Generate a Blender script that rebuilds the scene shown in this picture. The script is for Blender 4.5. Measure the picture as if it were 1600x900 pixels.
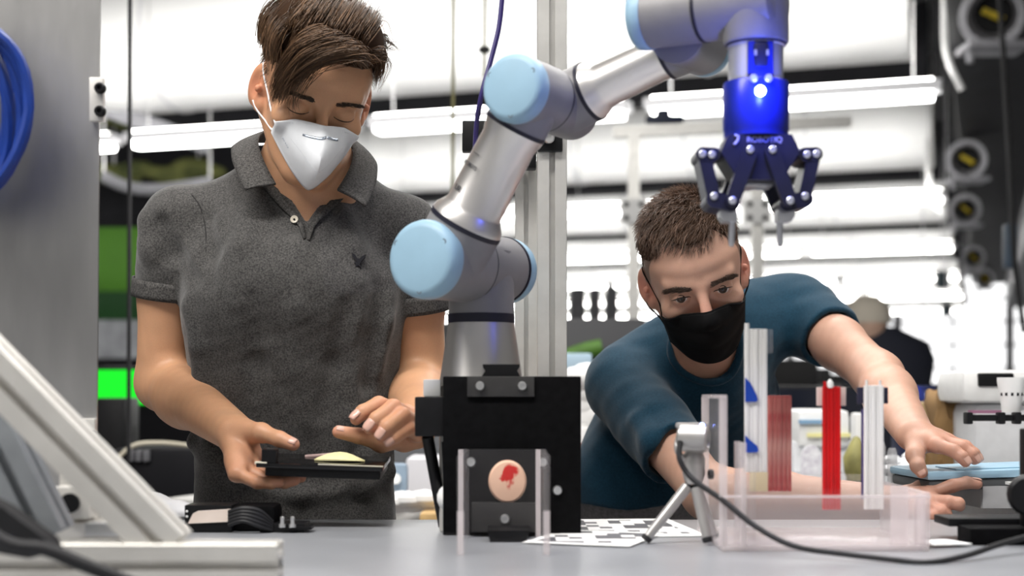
import bpy, bmesh, math, random
import numpy as np
from mathutils import Vector, Matrix

for _o in list(bpy.data.objects):
    bpy.data.objects.remove(_o, do_unlink=True)
scene = bpy.context.scene
COL = scene.collection
random.seed(7)
rng = np.random.default_rng(7)

# ------------------------------------------------------------------ camera
F = 1600 * 50.0 / 36.0          # focal length in pixels of the 1600 px frame
HOR = 610.0                     # horizon row
CZ = 1.11                       # camera height
cam_d = bpy.data.cameras.new('camera')
cam_d.lens = 50.0
cam_d.sensor_width = 36.0
cam_d.shift_y = (HOR - 450.0) / 1600.0
cam_d.clip_start = 0.05
cam_d.clip_end = 300
cam_d.dof.use_dof = True
cam_d.dof.focus_distance = 2.10
cam_d.dof.aperture_fstop = 3.4
cam = bpy.data.objects.new('camera', cam_d)
cam.location = (0, 0, CZ)
cam.rotation_euler = (math.pi / 2, 0, 0)
COL.objects.link(cam)
scene.camera = cam

# ------------------------------------------------------------------ world, exposure
world = bpy.data.worlds.new('world')
scene.world = world
world.use_nodes = True
_bg = world.node_tree.nodes['Background']
_bg.inputs[0].default_value = (1.0, 0.98, 0.955, 1)
_bg.inputs[1].default_value = 0.23
scene.view_settings.view_transform = 'Standard'
scene.view_settings.look = 'None'
scene.view_settings.gamma = 1.0
scene.view_settings.use_curve_mapping = False
scene.view_settings.exposure = 0.35
LAMP = 14.0                     # strength of the fluorescent strips

# room axes: the hall is turned about 18 degrees against the camera
PHI = math.atan(0.33)
UX, UY = math.cos(PHI), -math.sin(PHI)
VX, VY = math.sin(PHI), math.cos(PHI)


def Rm(u, v, z):
    return Vector((u * UX + v * VX, u * UY + v * VY, z))


def W(px, py, d):
    """a point that the photograph shows at (px, py), at distance d in front of the camera"""
    return Vector(((px - 800.0) / F * d, d, CZ + (HOR - py) / F * d))


# large lamps of the hall that hang above and behind the photographer, and an added duct fill
def area(name, loc, rot, sx, sy, power, col=(1, 1, 1)):
    l = bpy.data.lights.new(name, 'AREA')
    l.shape = 'RECTANGLE'
    l.size, l.size_y, l.energy, l.color = sx, sy, power, col
    o = bpy.data.objects.new(name, l)
    o.location, o.rotation_euler = loc, rot
    COL.objects.link(o)
    return o


area('ceiling_lamp_row_front', (-0.9, 0.7, 3.3), (math.radians(22), math.radians(-12), 0), 2.6, 0.35, 98, (1, 0.97, 0.93))
area('ceiling_lamp_row_above', (1.0, 2.3, 3.4), (math.radians(0), math.radians(8), -PHI), 2.6, 0.35, 46, (1, 0.98, 0.95))
_duct_fill = area('added_duct_fill', Rm(-3.6, 7.4, CZ + 2.75), (0, 0, 0), 7.5, 0.3, 115, (1, 0.98, 0.95))  # added fill out of view, aimed to whiten the nearest duct
_duct_fill.rotation_euler = (Rm(0, 1, 0) + Vector((0, 0, .12))).to_track_quat('-Z', 'Y').to_euler()
area('ceiling_lamp_row_behind', (-0.4, 4.4, 3.4), (math.radians(-25), 0, -PHI), 4.0, 0.35, 70, (1, 0.98, 0.95))

# ------------------------------------------------------------------ materials
_M = {}


def mat(name, col, rough=0.5, metal=0.0, var=0.0, scale=40.0, bump=0.0, bscale=200.0, spec=0.5,
        trans=0.0, emit=0.0, ecol=None, coat=0.0, stretch=None, ior=1.45, sss=0.0, alpha=1.0, col2=None, vcol=False, sheen=0.0, detail=3.0):
    if name in _M:
        return _M[name]
    m = bpy.data.materials.new(name)
    m.use_nodes = True
    nt = m.node_tree
    b = nt.nodes['Principled BSDF']
    b.inputs['Base Color'].default_value = (*col, 1)
    b.inputs['Roughness'].default_value = rough
    b.inputs['Metallic'].default_value = metal
    b.inputs['IOR'].default_value = ior
    b.inputs['Specular IOR Level'].default_value = spec
    b.inputs['Transmission Weight'].default_value = trans
    b.inputs['Coat Weight'].default_value = coat
    b.inputs['Alpha'].default_value = alpha
    if sheen:
        b.inputs['Sheen Weight'].default_value = sheen
        b.inputs['Sheen Roughness'].default_value = 0.5
    if sss:
        b.inputs['Subsurface Weight'].default_value = sss
        b.inputs['Subsurface Radius'].default_value = (0.012, 0.004, 0.002)
        b.inputs['Subsurface Scale'].default_value = 1.0
    if emit:
        b.inputs['Emission Color'].default_value = (*(ecol or col), 1)
        b.inputs['Emission Strength'].default_value = emit
    tc = nt.nodes.new('ShaderNodeTexCoord')
    src = tc.outputs['Object']
    if stretch:
        mp = nt.nodes.new('ShaderNodeMapping')
        mp.inputs['Scale'].default_value = stretch
        nt.links.new(src, mp.inputs['Vector'])
        src = mp.outputs['Vector']
    base = None
    if vcol:
        at = nt.nodes.new('ShaderNodeAttribute')
        at.attribute_name = 'Col'
        base = at.outputs['Color']
        nt.links.new(base, b.inputs['Base Color'])
    if var or col2:
        n = nt.nodes.new('ShaderNodeTexNoise')
        n.inputs['Scale'].default_value = scale
        n.inputs['Detail'].default_value = detail
        nt.links.new(src, n.inputs['Vector'])
        if base is not None:
            mx = nt.nodes.new('ShaderNodeMix')
            mx.data_type = 'RGBA'
            mx.blend_type = 'MULTIPLY'
            mx.inputs['Factor'].default_value = 1.0
            r = nt.nodes.new('ShaderNodeValToRGB')
            r.color_ramp.elements[0].position = 0.3
            r.color_ramp.elements[1].position = 0.7
            r.color_ramp.elements[0].color = (1 - var, 1 - var, 1 - var, 1)
            r.color_ramp.elements[1].color = (1, 1, 1, 1)
            nt.links.new(n.outputs['Fac'], r.inputs['Fac'])
            nt.links.new(base, mx.inputs[6])
            nt.links.new(r.outputs['Color'], mx.inputs[7])
            nt.links.new(mx.outputs[2], b.inputs['Base Color'])
        else:
            r = nt.nodes.new('ShaderNodeValToRGB')
            c2 = col2 or tuple(min(1, c * (1 + var)) for c in col)
            c1 = col if col2 else tuple(c * (1 - var) for c in col)
            r.color_ramp.elements[0].position = 0.32
            r.color_ramp.elements[1].position = 0.68
            r.color_ramp.elements[0].color = (*c1, 1)
            r.color_ramp.elements[1].color = (*c2, 1)
            nt.links.new(n.outputs['Fac'], r.inputs['Fac'])
            nt.links.new(r.outputs['Color'], b.inputs['Base Color'])
    if bump:
        n2 = nt.nodes.new('ShaderNodeTexNoise')
        n2.inputs['Scale'].default_value = bscale
        n2.inputs['Detail'].default_value = 2
        nt.links.new(src, n2.inputs['Vector'])
        bp = nt.nodes.new('ShaderNodeBump')
        bp.inputs['Strength'].default_value = bump
        bp.inputs['Distance'].default_value = 0.002
        nt.links.new(n2.outputs['Fac'], bp.inputs['Height'])
        nt.links.new(bp.outputs['Normal'], b.inputs['Normal'])
    _M[name] = m
    return m


# ------------------------------------------------------------------ mesh building
def frame_from(axis, up=(0, 0, 1)):
    a = Vector(axis).normalized()
    u = Vector(up)
    s = u.cross(a)
    if s.length < 1e-5:
        s = Vector((1, 0, 0)).cross(a)
        if s.length < 1e-5:
            s = Vector((0, 1, 0)).cross(a)
    s.normalize()
    n = a.cross(s).normalized()
    return s, n, a


class MB:
    def __init__(self):
        self.v, self.f, self.mi = [], [], []
        self.slot = 0

    def add(self, vs, fs):
        o = len(self.v)
        self.v += [tuple(x) for x in vs]
        self.f += [tuple(o + i for i in f) for f in fs]
        self.mi += [self.slot] * len(fs)
        return self

    def box(self, c, size, R=None, bev=0.0, rz=0.0):
        c = Vector(c)
        hx, hy, hz = size[0] / 2, size[1] / 2, size[2] / 2
        if R is None:
            R = Matrix.Rotation(rz, 3, 'Z')
        b = min(bev, hx * .95, hy * .95, hz * .95)
        if b <= 0:
            vs = [(sx * hx, sy * hy, sz * hz) for sx in (-1, 1) for sy in (-1, 1) for sz in (-1, 1)]
            fs = [(0, 1, 3, 2), (4, 6, 7, 5), (0, 4, 5, 1), (2, 3, 7, 6), (0, 2, 6, 4), (1, 5, 7, 3)]
        else:
            bm = bmesh.new()
            bmesh.ops.create_cube(bm, size=1)
            for v in bm.verts:
                v.co = Vector((v.co.x * 2 * hx, v.co.y * 2 * hy, v.co.z * 2 * hz))
            bmesh.ops.bevel(bm, geom=bm.edges[:], offset=b, segments=2, profile=0.6, affect='EDGES')
            bm.verts.index_update()
            vs = [v.co.copy() for v in bm.verts]
            fs = [tuple(v.index for v in f.verts) for f in bm.faces]
            bm.free()
        return self.add([c + R @ Vector(v) for v in vs], fs)

    def cyl(self, a, b, r1, r2=None, n=24, cap=True, up=(0, 0, 1)):
        a, b = Vector(a), Vector(b)
        r2 = r1 if r2 is None else r2
        return self.lathe(a, b - a, [(0, r1), ((b - a).length, r2)], n, cap, up)

    def lathe(self, origin, axis, prof, n=32, cap=True, up=(0, 0, 1)):
        """profile: list of (distance along the axis, radius)"""
        o = Vector(origin)
        s, nn, a = frame_from(axis, up)
        vs, fs = [], []
        for (t, r) in prof:
            for i in range(n):
                g = 2 * math.pi * i / n
                vs.append(o + a * t + (s * math.cos(g) + nn * math.sin(g)) * r)
        m = len(prof)
        for j in range(m - 1):
            for i in range(n):
                k = (i + 1) % n
                fs.append((j * n + i, j * n + k, (j + 1) * n + k, (j + 1) * n + i))
        if cap:
            if prof[0][1] > 1e-6:
                fs.append(tuple(reversed(range(n))))
            if prof[-1][1] > 1e-6:
                fs.append(tuple((m - 1) * n + i for i in range(n)))
        return self.add(vs, fs)

    def tube(self, pts, r, n=8, cap=True, closed=False):
        pts = [Vector(p) for p in pts]
        rs = r if hasattr(r, '__len__') else [r] * len(pts)
        vs, fs = [], []
        m = len(pts)
        prev = None
        for j, p in enumerate(pts):
            if closed:
                t = pts[(j + 1) % m] - pts[j - 1]
            else:
                t = pts[min(j + 1, m - 1)] - pts[max(j - 1, 0)]
            t.normalize()
            if prev is None:
                s, nn, _ = frame_from(t)
            else:
                s = prev - t * prev.dot(t)
                s.normalize()
                nn = t.cross(s)
            prev = s
            for i in range(n):
                g = 2 * math.pi * i / n
                vs.append(p + (s * math.cos(g) + nn * math.sin(g)) * rs[j])
        for j in range(m if closed else m - 1):
            j2 = (j + 1) % m
            for i in range(n):
                k = (i + 1) % n
                fs.append((j * n + i, j * n + k, j2 * n + k, j2 * n + i))
        if cap and not closed:
            fs.append(tuple(reversed(range(n))))
            fs.append(tuple((m - 1) * n + i for i in range(n)))
        return self.add(vs, fs)

    def prism(self, poly, origin, ex, ey, ez, depth):
        """polygon in the (ex, ey) plane pushed by depth along ez"""
        o, ex, ey, ez = Vector(origin), Vector(ex), Vector(ey), Vector(ez)
        n = len(poly)
        vs = [o + ex * x + ey * y for x, y in poly] + [o + ex * x + ey * y + ez * depth for x, y in poly]
        fs = [tuple(reversed(range(n))), tuple(range(n, 2 * n))]
        for i in range(n):
            k = (i + 1) % n
            fs.append((i, k, n + k, n + i))
        return self.add(vs, fs)

    def grid(self, P, closed_u=False, closed_v=False):
        nu, nv = len(P), len(P[0])
        vs = [p for row in P for p in row]
        fs = []
        for i in range(nu if closed_u else nu - 1):
            for j in range(nv if closed_v else nv - 1):
                i2, j2 = (i + 1) % nu, (j + 1) % nv
                fs.append((i * nv + j, i * nv + j2, i2 * nv + j2, i2 * nv + j))
        return self.add(vs, fs)

    def ball(self, c, r, n=16, squash=(1, 1, 1)):
        c = Vector(c)
        m = n // 2
        vs, fs = [c + Vector((0, 0, r * squash[2]))], []
        for j in range(1, m):
            th = math.pi * j / m
            for i in range(n):
                g = 2 * math.pi * i / n
                vs.append(c + Vector((r * squash[0] * math.sin(th) * math.cos(g), r * squash[1] * math.sin(th) * math.sin(g), r * squash[2] * math.cos(th))))
        vs.append(c - Vector((0, 0, r * squash[2])))
        for i in range(n):
            k = (i + 1) % n
            fs.append((0, 1 + i, 1 + k))
            for j in range(m - 2):
                fs.append((1 + j * n + i, 1 + (j + 1) * n + i, 1 + (j + 1) * n + k, 1 + j * n + k))
            fs.append((len(vs) - 1, 1 + (m - 2) * n + k, 1 + (m - 2) * n + i))
        return self.add(vs, fs)

    def build(self, name, material, parent=None, smooth=40, recalc=True, cols=None, solid=0.0, **tags):
        vs = np.array(self.v, dtype=float).reshape(-1, 3)
        return mesh_object(name, vs, self.f, material, parent, smooth, recalc, cols, solid, self.mi, **tags)


_abs = {}


def tag(o, label=None, category=None, group=None, kind=None):
    if label:
        o['label'] = label
    if category:
        o['category'] = category
    if group:
        o['group'] = group
    if kind:
        o['kind'] = kind
    return o


def mesh_object(name, vs, faces, material, parent=None, smooth=40, recalc=True, cols=None, solid=0.0, mi=None, center=None, **tags):
    vs = np.asarray(vs, dtype=float)
    c = (vs.min(0) + vs.max(0)) / 2 if center is None else np.array(center)
    if parent is None:
        c[2] = vs[:, 2].min()
    me = bpy.data.meshes.new(name)
    if isinstance(faces, np.ndarray):
        lv = vs - c
        me.vertices.add(len(lv))
        me.vertices.foreach_set('co', lv.astype(np.float32).ravel())
        k = faces.shape[1]
        me.loops.add(faces.size)
        me.loops.foreach_set('vertex_index', faces.astype(np.int32).ravel())
        me.polygons.add(len(faces))
        me.polygons.foreach_set('loop_start', np.arange(0, faces.size, k, dtype=np.int32))
        me.update(calc_edges=True)
        me.validate()
    else:
        me.from_pydata([tuple(v) for v in (vs - c)], [], faces)
    mats = material if isinstance(material, (list, tuple)) else [material]
    for m in mats:
        me.materials.append(m)
    if mi is not None and len(mats) > 1:
        me.polygons.foreach_set('material_index', np.array(mi, dtype=np.int32))
    if cols is not None:
        a = me.color_attributes.new('Col', 'FLOAT_COLOR', 'POINT')
        cc = np.ones((len(vs), 4), dtype=np.float32)
        cc[:, :3] = cols
        a.data.foreach_set('color', cc.ravel())
    if recalc and not isinstance(faces, np.ndarray):
        bm = bmesh.new()
        bm.from_mesh(me)
        bmesh.ops.recalc_face_normals(bm, faces=bm.faces[:])
        bm.to_mesh(me)
        bm.free()
    if smooth:
        me.polygons.foreach_set('use_smooth', np.ones(len(me.polygons), dtype=bool))
        if smooth < 180:
            me.set_sharp_from_angle(angle=math.radians(smooth))
    me.update()
    o = bpy.data.objects.new(name, me)
    COL.objects.link(o)
    _abs[o] = Vector(c)
    if parent is not None:
        o.parent = parent
        o.location = Vector(c) - _abs[parent]
    else:
        o.location = Vector(c)
    if solid:
        md = o.modifiers.new('thickness', 'SOLIDIFY')
        md.thickness = solid
        md.offset = 0
    tag(o, **tags)
    return o


def root(name, loc, label=None, category=None, group=None, kind=None):
    o = bpy.data.objects.new(name, None)
    o.empty_display_size = 0.05
    o.location = loc
    COL.objects.link(o)
    _abs[o] = Vector(loc)
    return tag(o, label, category, group, kind)


def copy_tree(o, delta, parent=None, **tags):
    c = o.copy()
    COL.objects.link(c)
    if parent is None:
        c.location = o.location + Vector(delta)
    else:
        c.parent = parent
    _abs[c] = _abs[o] + Vector(delta)
    for ch in [x for x in list(COL.objects) if x.parent == o]:
        copy_tree(ch, delta, c)
    tag(c, **tags)
    return c


def spline(pts, n=12):
    """Catmull-Rom through the points"""
    P = [Vector(p) for p in pts]
    out = []
    for i in range(len(P) - 1):
        p0, p1, p2, p3 = P[max(i - 1, 0)], P[i], P[i + 1], P[min(i + 2, len(P) - 1)]
        for k in range(n):
            t = k / n
            out.append(0.5 * ((2 * p1) + (p2 - p0) * t + (2 * p0 - 5 * p1 + 4 * p2 - p3) * t * t + (3 * p1 - p0 - 3 * p2 + p3) * t ** 3))
    out.append(P[-1])
    return out


def slot_profile(s):
    """outline of a T-slot aluminium extrusion of side s"""
    h, w, d, e, l = s / 2, s * .1, s * .27, s * .2, s * .055
    q = [(h - s * .02, -h), (h, -h + s * .02), (h, -w), (h - l, -w), (h - l, -e), (h - d, -w * 1.1), (h - d, w * 1.1), (h - l, e), (h - l, w), (h, w)]
    out = []
    for k in range(4):
        c, sn = math.cos(k * math.pi / 2), math.sin(k * math.pi / 2)
        out += [(x * c - y * sn, x * sn + y * c) for x, y in q]
    return out


def extrusion(mb, a, b, s, up=(0, 0, 1)):
    a, b = Vector(a), Vector(b)
    sx, n, ax = frame_from(b - a, up)
    return mb.prism(slot_profile(s), a, sx, n, ax, (b - a).length)


ALU = mat('anodised_aluminium', (0.74, 0.73, 0.70), 0.38, 0.75, var=0.05, scale=30, bump=0.03, bscale=400)
ALU_MATT = mat('matt_aluminium', (0.72, 0.70, 0.66), 0.45, 0.55, var=0.05, scale=20)
STEEL = mat('zinc_steel', (0.7, 0.7, 0.7), 0.3, 0.9, var=0.05)
BLACK = mat('black_plastic', (0.005, 0.005, 0.006), 0.45, var=0.2, scale=60, spec=.3)
BLACK_MATT = mat('black_matt_print', (0.004, 0.004, 0.0045), 0.65, spec=.06, var=0.25, scale=90, bump=0.15, bscale=300)
RUBBER = mat('black_rubber', (0.012, 0.012, 0.014), 0.6, var=0.2)
WHITE = mat('white_plastic', (0.82, 0.82, 0.81), 0.4, var=0.03)
PAPER = mat('white_paper', (0.85, 0.85, 0.84), 0.8, var=0.03, scale=15)
INK = mat('black_ink', (0.04, 0.04, 0.045), 0.8, var=0.1)
# ------------------------------------------------------------------ the hall
MW = mat('white_painted_duct', (0.88, 0.88, 0.87), 0.55, var=0.03, scale=1.5)
MDARK = mat('dark_ceiling_paint', (0.02, 0.02, 0.024), 0.8, var=0.3, scale=2)
MFLOOR = mat('grey_concrete_floor', (0.33, 0.33, 0.34), 0.5, var=0.15, scale=3)
MWALL = mat('pale_wall_paint', (0.80, 0.80, 0.79), 0.7, var=0.04, scale=1)
MSTRIP = mat('fluorescent_strip', (1, 1, 1), 0.5, emit=LAMP, ecol=(1, 0.985, 0.95))
MUP = mat('uplight_strip', (1, 1, 1), 0.5, emit=LAMP * 1.1, ecol=(1, 0.985, 0.95))
MHOUS = mat('lamp_housing_grey', (0.68, 0.68, 0.70), 0.45, var=0.03)
MGREY = mat('grey_sheet_metal', (0.30, 0.30, 0.32), 0.5, 0.3, var=0.1, scale=4)
RZ = -PHI


def rbox(mb, u, v, z, su, sv, sz, bev=0.0):
    return mb.box(Rm(u, v, z), (su, sv, sz), bev=bev, rz=RZ)


U0, U1, V0, V1, HC = -26.0, 7.0, -4.0, 50.0, CZ + 4.1
rbox(MB(), (U0 + U1) / 2, (V0 + V1) / 2, -0.05, U1 - U0, V1 - V0, 0.1).build('floor', MFLOOR, kind='structure')
rbox(MB(), (U0 + U1) / 2, (V0 + V1) / 2, HC + 0.05, U1 - U0, V1 - V0, 0.1).build('ceiling', MDARK, kind='structure')
rbox(MB(), (U0 + U1) / 2, V1 + 0.1, HC / 2, U1 - U0, 0.2, HC).build('wall_back', MWALL, kind='structure')
rbox(MB(), U0 - 0.1, (V0 + V1) / 2, HC / 2, 0.2, V1 - V0, HC).build('wall_left', MWALL, kind='structure')
rbox(MB(), U1 + 0.1, (V0 + V1) / 2, HC / 2, 0.2, V1 - V0, HC).build('wall_right', MWALL, kind='structure')

# white round ducts across the hall
duct_words = ['wide white ceiling duct nearest the two men', 'second white ceiling duct, behind the nearest one', 'third white ceiling duct counted from the robot arm',
              'fourth white ceiling duct counted from the robot arm', 'fifth white ceiling duct, far down the hall', 'sixth white ceiling duct, far down the hall',
              'last white ceiling duct before the far wall']
for k in range(7):
    v = 10.6 + 5.2 * k
    ul = -9.5 if k == 0 else -7.0 - 1.3 * k
    ur = -0.48
    mb = MB()
    z = CZ + 2.98
    a, b = Rm(ul, v, z), Rm(ur, v, z)
    L = (b - a).length
    r = 0.60
    rt = root('ceiling_duct', a, duct_words[k], 'duct', 'white ceiling ducts across the hall')
    mb.lathe(a, b - a, [(0, r), (L, r)], 40)
    mb.build('duct_tube', MW, rt)
    for q in range(1, 6):
        s = MB().lathe(a + (b - a) * (q / 6), b - a, [(0, r + .002), (0.0, r + .012), (.03, r + .012), (.03, r + .002)], 40, cap=False)
        s.build('seam_band', MHOUS, rt)
    # dark beam above and behind each duct
    rbox(MB(), -6.7 - k, v + 1.2, CZ + 2.74, 12.6 + 2 * k, 0.3, 0.64).build('ceiling_beam', MDARK, kind='structure')

# suspended strip lamps in rows
rows = [(9.6, CZ + 1.92), (14.9, CZ + 1.92), (20.1, CZ + 1.92), (25.3, CZ + 1.92), (30.5, CZ + 1.92), (36.0, CZ + 1.92)]
rown = ['first', 'second', 'third', 'fourth', 'fifth', 'sixth']
proto = {}
LF = 1.95


def fixture(u, v, z, lab):
    rt = root('strip_lamp', Rm(u, v, z), lab, 'ceiling lamp', 'suspended strip lamps')
    mb = MB()
    rbox(mb, u, v, z + .045, LF, .17, .07, .006)
    mb.build('housing', MHOUS, rt)
    d = MB()
    rbox(d, u, v, z - .012, LF - .10, .14, .045, .012)
    d.build('tube_cover', MSTRIP, rt)
    t = MB()
    rbox(t, u, v, z + .086, LF - .10, .12, .010)
    t.build('uplight_cover', MUP, rt)
    for s in (-.8, .8):
        MB().cyl(Rm(u + s, v, z + .09), Rm(u + s, v, HC), .006, n=6).build('hanger', STEEL, rt)
    return rt


fx0 = None
for ri, (v, z) in enumerate(rows):
    n = 6 if ri == 0 else 5 + ri
    for j in range(n):
        u = -1.22 - 2.06 * j
        if ri > 0:
            u = -1.3 - 2.06 * j
        lab = '%s strip lamp from the dark nozzle duct in the %s lamp row' % (['first', 'second', 'third', 'fourth', 'fifth', 'sixth', 'seventh', 'eighth', 'ninth', 'tenth'][j], rown[ri])
        if fx0 is None:
            fx0 = fixture(u, v, z, lab)
            base = Rm(u, v, z)
        else:
            copy_tree(fx0, Rm(u, v, z) - base, label=lab)

# dark duct with round jet nozzles along the right of the hall
dk = root('nozzle_duct', Rm(0.5, 8, CZ + 1.9), 'long dark air duct with round nozzles running down the hall', 'duct')
mb = MB()
rbox(mb, 0.22, 18.5, CZ + 2.70, .84, 25, 1.0, .05)
mb.build('duct_body', mat('dark_duct_paint', (0.010, 0.010, 0.013), 0.6, var=0.3, scale=3), dk)
mb = MB()
rbox(mb, 0.78, 18.5, CZ + 2.25, .62, 25, 1.1, .03)
mb.build('lower_flange', MGREY, dk)
MYEL = mat('yellow_vane', (0.75, 0.55, 0.02), 0.5, var=0.2)
MRING = mat('nozzle_ring_grey', (0.52, 0.52, 0.55), 0.45, 0.2, var=0.1)
for i, dd in enumerate((7.7, 12.2, 15.6, 21.2, 25.6)):
    px, py = [(1550, 25), (1510, 250), (1508, 328), (1521, 403), (1538, 436)][i]
    c = W(px, py, dd)
    ax = (Vector((0, 0, CZ)) - c).normalized()
    ax = (ax + Vector((-.05, 0, -.05))).normalized()
    r = .175
    nz = MB().lathe(c - ax * .30, ax, [(0, r * .8), (.2, r * .95), (.3, r), (.32, r * .98), (.32, r * .76), (.22, r * .72), (.1, r * .6)], 28, cap=False)
    n_o = nz.build('nozzle', MRING, dk)
    MB().cyl(c - ax * .22, c - ax * .20, r * .72, n=24).build('nozzle_throat', BLACK, n_o)
    s, nn, a = frame_from(ax)
    dirv = (s * math.cos(.5 + i * .1) - nn * math.sin(.5 + i * .1))
    e1, e2 = dirv, ax.cross(dirv)
    Rv = Matrix((e1, e2, ax)).transposed()
    MB().box(c - ax * .12, (r * .75, r * .22, .02), R=Rv, bev=.008).build('vane', MYEL, n_o)
    bx = MB()
    bx.box(c - ax * .05 - Vector((0, 0, r * 1.02)), (r * 1.9, .25, r * .22), bev=.01)
    bx.build('nozzle_bracket', MRING, dk)
    bx = MB().cyl(c + Vector((-.12, 0, -r * 1.05)), c + Vector((-.12, 0, -r * 1.45)), .022, n=8)
    bx.build('drain_stub', MRING, dk)

# white conduit bends beside the duct
for i, (pts, lab) in enumerate([([(1476, -30), (1476, 60), (1484, 100), (1503, 140)], 'white bent conduit dropping to the end of the nearest strip lamp'),
                                ([(1450, 215), (1451, 270), (1456, 310), (1473, 335)], 'white bent conduit dropping to the second lamp row')]):
    dd = 9.2 if i == 0 else 14.4
    MB().tube(spline([W(x, y, dd) for x, y in pts]), .022 if i == 0 else .03, 8).build('conduit_pipe', WHITE, label=lab, category='pipe')

# black cable hanging down in front of the nozzle duct, with a small box
MB().tube(spline([W(1562, -10, 6), W(1572, 150, 6), W(1578, 260, 6), W(1585, 400, 6), W(1600, 520, 6)]), .012, 6).build('hanging_cable', RUBBER, label='black cable hanging in front of the nozzle duct', category='cable')
mb = MB().box(W(1578, 385, 6.05), (.05, .06, .19), bev=.01)
mb.build('cable_box', mat('slate_blue_box', (.06, .09, .13), .5), label='slate blue box on the cable below the nozzle duct', category='box')
for (x, y, dd, w, h, lab) in [(1472, 437, 16, .14, .2, 'small dark hanging projector below the duct end'), (1479, 485, 14, .09, .12, 'small dark hanging loudspeaker under the far lamps'),
                              (1442, 556, 16, .10, .10, 'small dark hanging sensor low in the far bright bay')]:
    rt = root('hanging_device', W(x, y, dd), lab, 'device')
    MB().box(W(x, y, dd), (w, w, h), bev=.02).build('device_body', mat('slate_dark', (.03, .05, .06), .5), rt)
    MB().cyl(W(x, y, dd) + Vector((0, 0, h / 2)), Vector((W(x, y, dd).x, dd, HC)), .008, n=6).build('drop_rod', MHOUS, rt)

# thin cords that hang from the ceiling
for i, (px, dd, y0, y1, lab) in enumerate([(201, 3.6, -30, 720, 'dark cord hanging beside the metal sheet'), (707, 4.6, -30, 360, 'olive cord hanging left of the robot elbow'),
                                           (757, 4.9, -30, 120, 'thin cord with a black adjuster above the robot elbow')]):
    rt = root('ceiling_wire', W(px, y1, dd), lab, 'cord')
    a, b = W(px, y1, dd), W(px + 3, y0, dd)
    b.z = HC
    MB().tube([a, (a + b) / 2 + Vector((.004, 0, 0)), b], .0055 if i == 0 else .006, 6).build('cord_line', mat('olive_cord', (.13, .12, .05), .7) if i else RUBBER, rt)
    if i == 2:
        c = W(757, 78, dd)
        MB().lathe(c - Vector((0, 0, .012)), (0, 0, 1), [(0, .01), (.004, .02), (.02, .02), (.024, .01)], 12).build('cord_adjuster', BLACK, rt)

# distant aluminium stands in the middle of the hall
st = root('lab_gantry', Rm(-1.0, 7.0, 0), 'pale aluminium gantry frame behind the second man', 'frame')
for (px, y0) in ((990, 205), (1183, 280)):
    a = W(px, y0, 6.4)
    b = Vector((a.x, a.y, 0))
    m1 = MB()
    extrusion(m1, b, a, .05)
    m1.build('upright', ALU, st)
    c = W(px, 330, 6.36)
    p = MB().box(c, (.12, .012, .11), bev=.003)
    po = p.build('joint_plate', WHITE, st)
    for dx in (-.033, .033):
        for dz in (-.03, .03):
            MB().cyl(c + Vector((dx, -.014, dz)), c + Vector((dx, -.004, dz)), .012, n=8).build('bolt', BLACK, po)
m1 = MB()
extrusion(m1, W(958, 207, 6.4), W(1330, 190, 6.4), .045)
m1.build('crossbar', ALU, st)
m1 = MB().box(W(1038, 187, 6.4), (.17, .05, .035), bev=.01).box(W(1036, 180, 6.4), (.06, .05, .05), bev=.01)
m1.build('bar_clamp', mat('navy_clamp', (.02, .03, .07), .5), st)

# ---- mezzanine and dark structure far on the left
MOL = mat('olive_netting', (0.05, 0.065, 0.02), 0.9, col2=(0.16, 0.17, 0.05), scale=5)
MGRN = mat('bright_green_paint', (0.10, 0.30, 0.02), 0.6, var=0.1, scale=2)
MGRN2 = mat('green_screen_cloth', (0.005, 0.55, 0.01), 0.6, var=0.05)


def lbox(name, x0, y0, x1, y1, d, th, m, lab, cat, bev=.01):
    a, b = W(x0, y1, d), W(x1, y0, d)
    c = (a + b) / 2 + Vector((0, th / 2, 0))
    return MB().box(c, (abs(b.x - a.x), th, abs(b.z - a.z)), bev=bev).build(name, m, label=lab, category=cat)


lbox('dark_partition', 60, 140, 480, 640, 15.5, .3, MDARK, 'dark partition beyond the first man on the metal sheet side', 'partition')
for i, (x0, y0, x1, y1, lab) in enumerate([(165, 168, 425, 197, 'olive netting bundle slung above the first lamp row'), (158, 246, 330, 292, 'olive netting bundle slung below the first lamp row')]):
    pts = []
    mb = MB()
    for k in range(7):
        t = k / 6
        c = W(x0 + (x1 - x0) * t, (y0 + y1) / 2 + 6 * math.sin(k * 2.1), 13.5)
        mb.ball(c, .11 + .03 * math.sin(k * 1.7), 12, (1.7, 1, .8))
    rt = root('ceiling_netting', W(x0, y1, 13.5), lab, 'netting')
    mb.build('net_bundle', MOL, rt)
    for xx in (x0 + 20, x1 - 20):
        a = W(xx, (y0 + y1) / 2, 13.5)
        MB().cyl(a, (a.x, a.y, HC), .01, n=6).build('hanger', STEEL, rt)
mb = MB().box(W(225, 192, 12.2), (1.2, .1, .14), R=Matrix.Rotation(math.radians(20), 3, 'Y'), bev=.02)
mb.build('sloped_girder', MGREY, label='grey sloped girder beside the metal sheet above the lamps', category='girder')
mb = MB().tube(spline([W(160, 275, 12), W(200, 292, 12), W(250, 296, 12), W(330, 285, 12)]), .05, 8)
rt = root('sagging_pipe', W(160, 275, 12), 'grey sagging hose over the dark partition', 'hose')
mb.build('hose_run', MGREY, rt)
for q in (162, 328):
    a = W(q, 278 if q < 200 else 285, 12)
    MB().cyl(a, (a.x, a.y, HC), .01, n=6).build('hanger', STEEL, rt)
lbox('green_wall_panel', 60, 355, 300, 455, 14.8, .2, MGRN, 'bright green wall panel behind the grey polo sleeve', 'wall panel')
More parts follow.
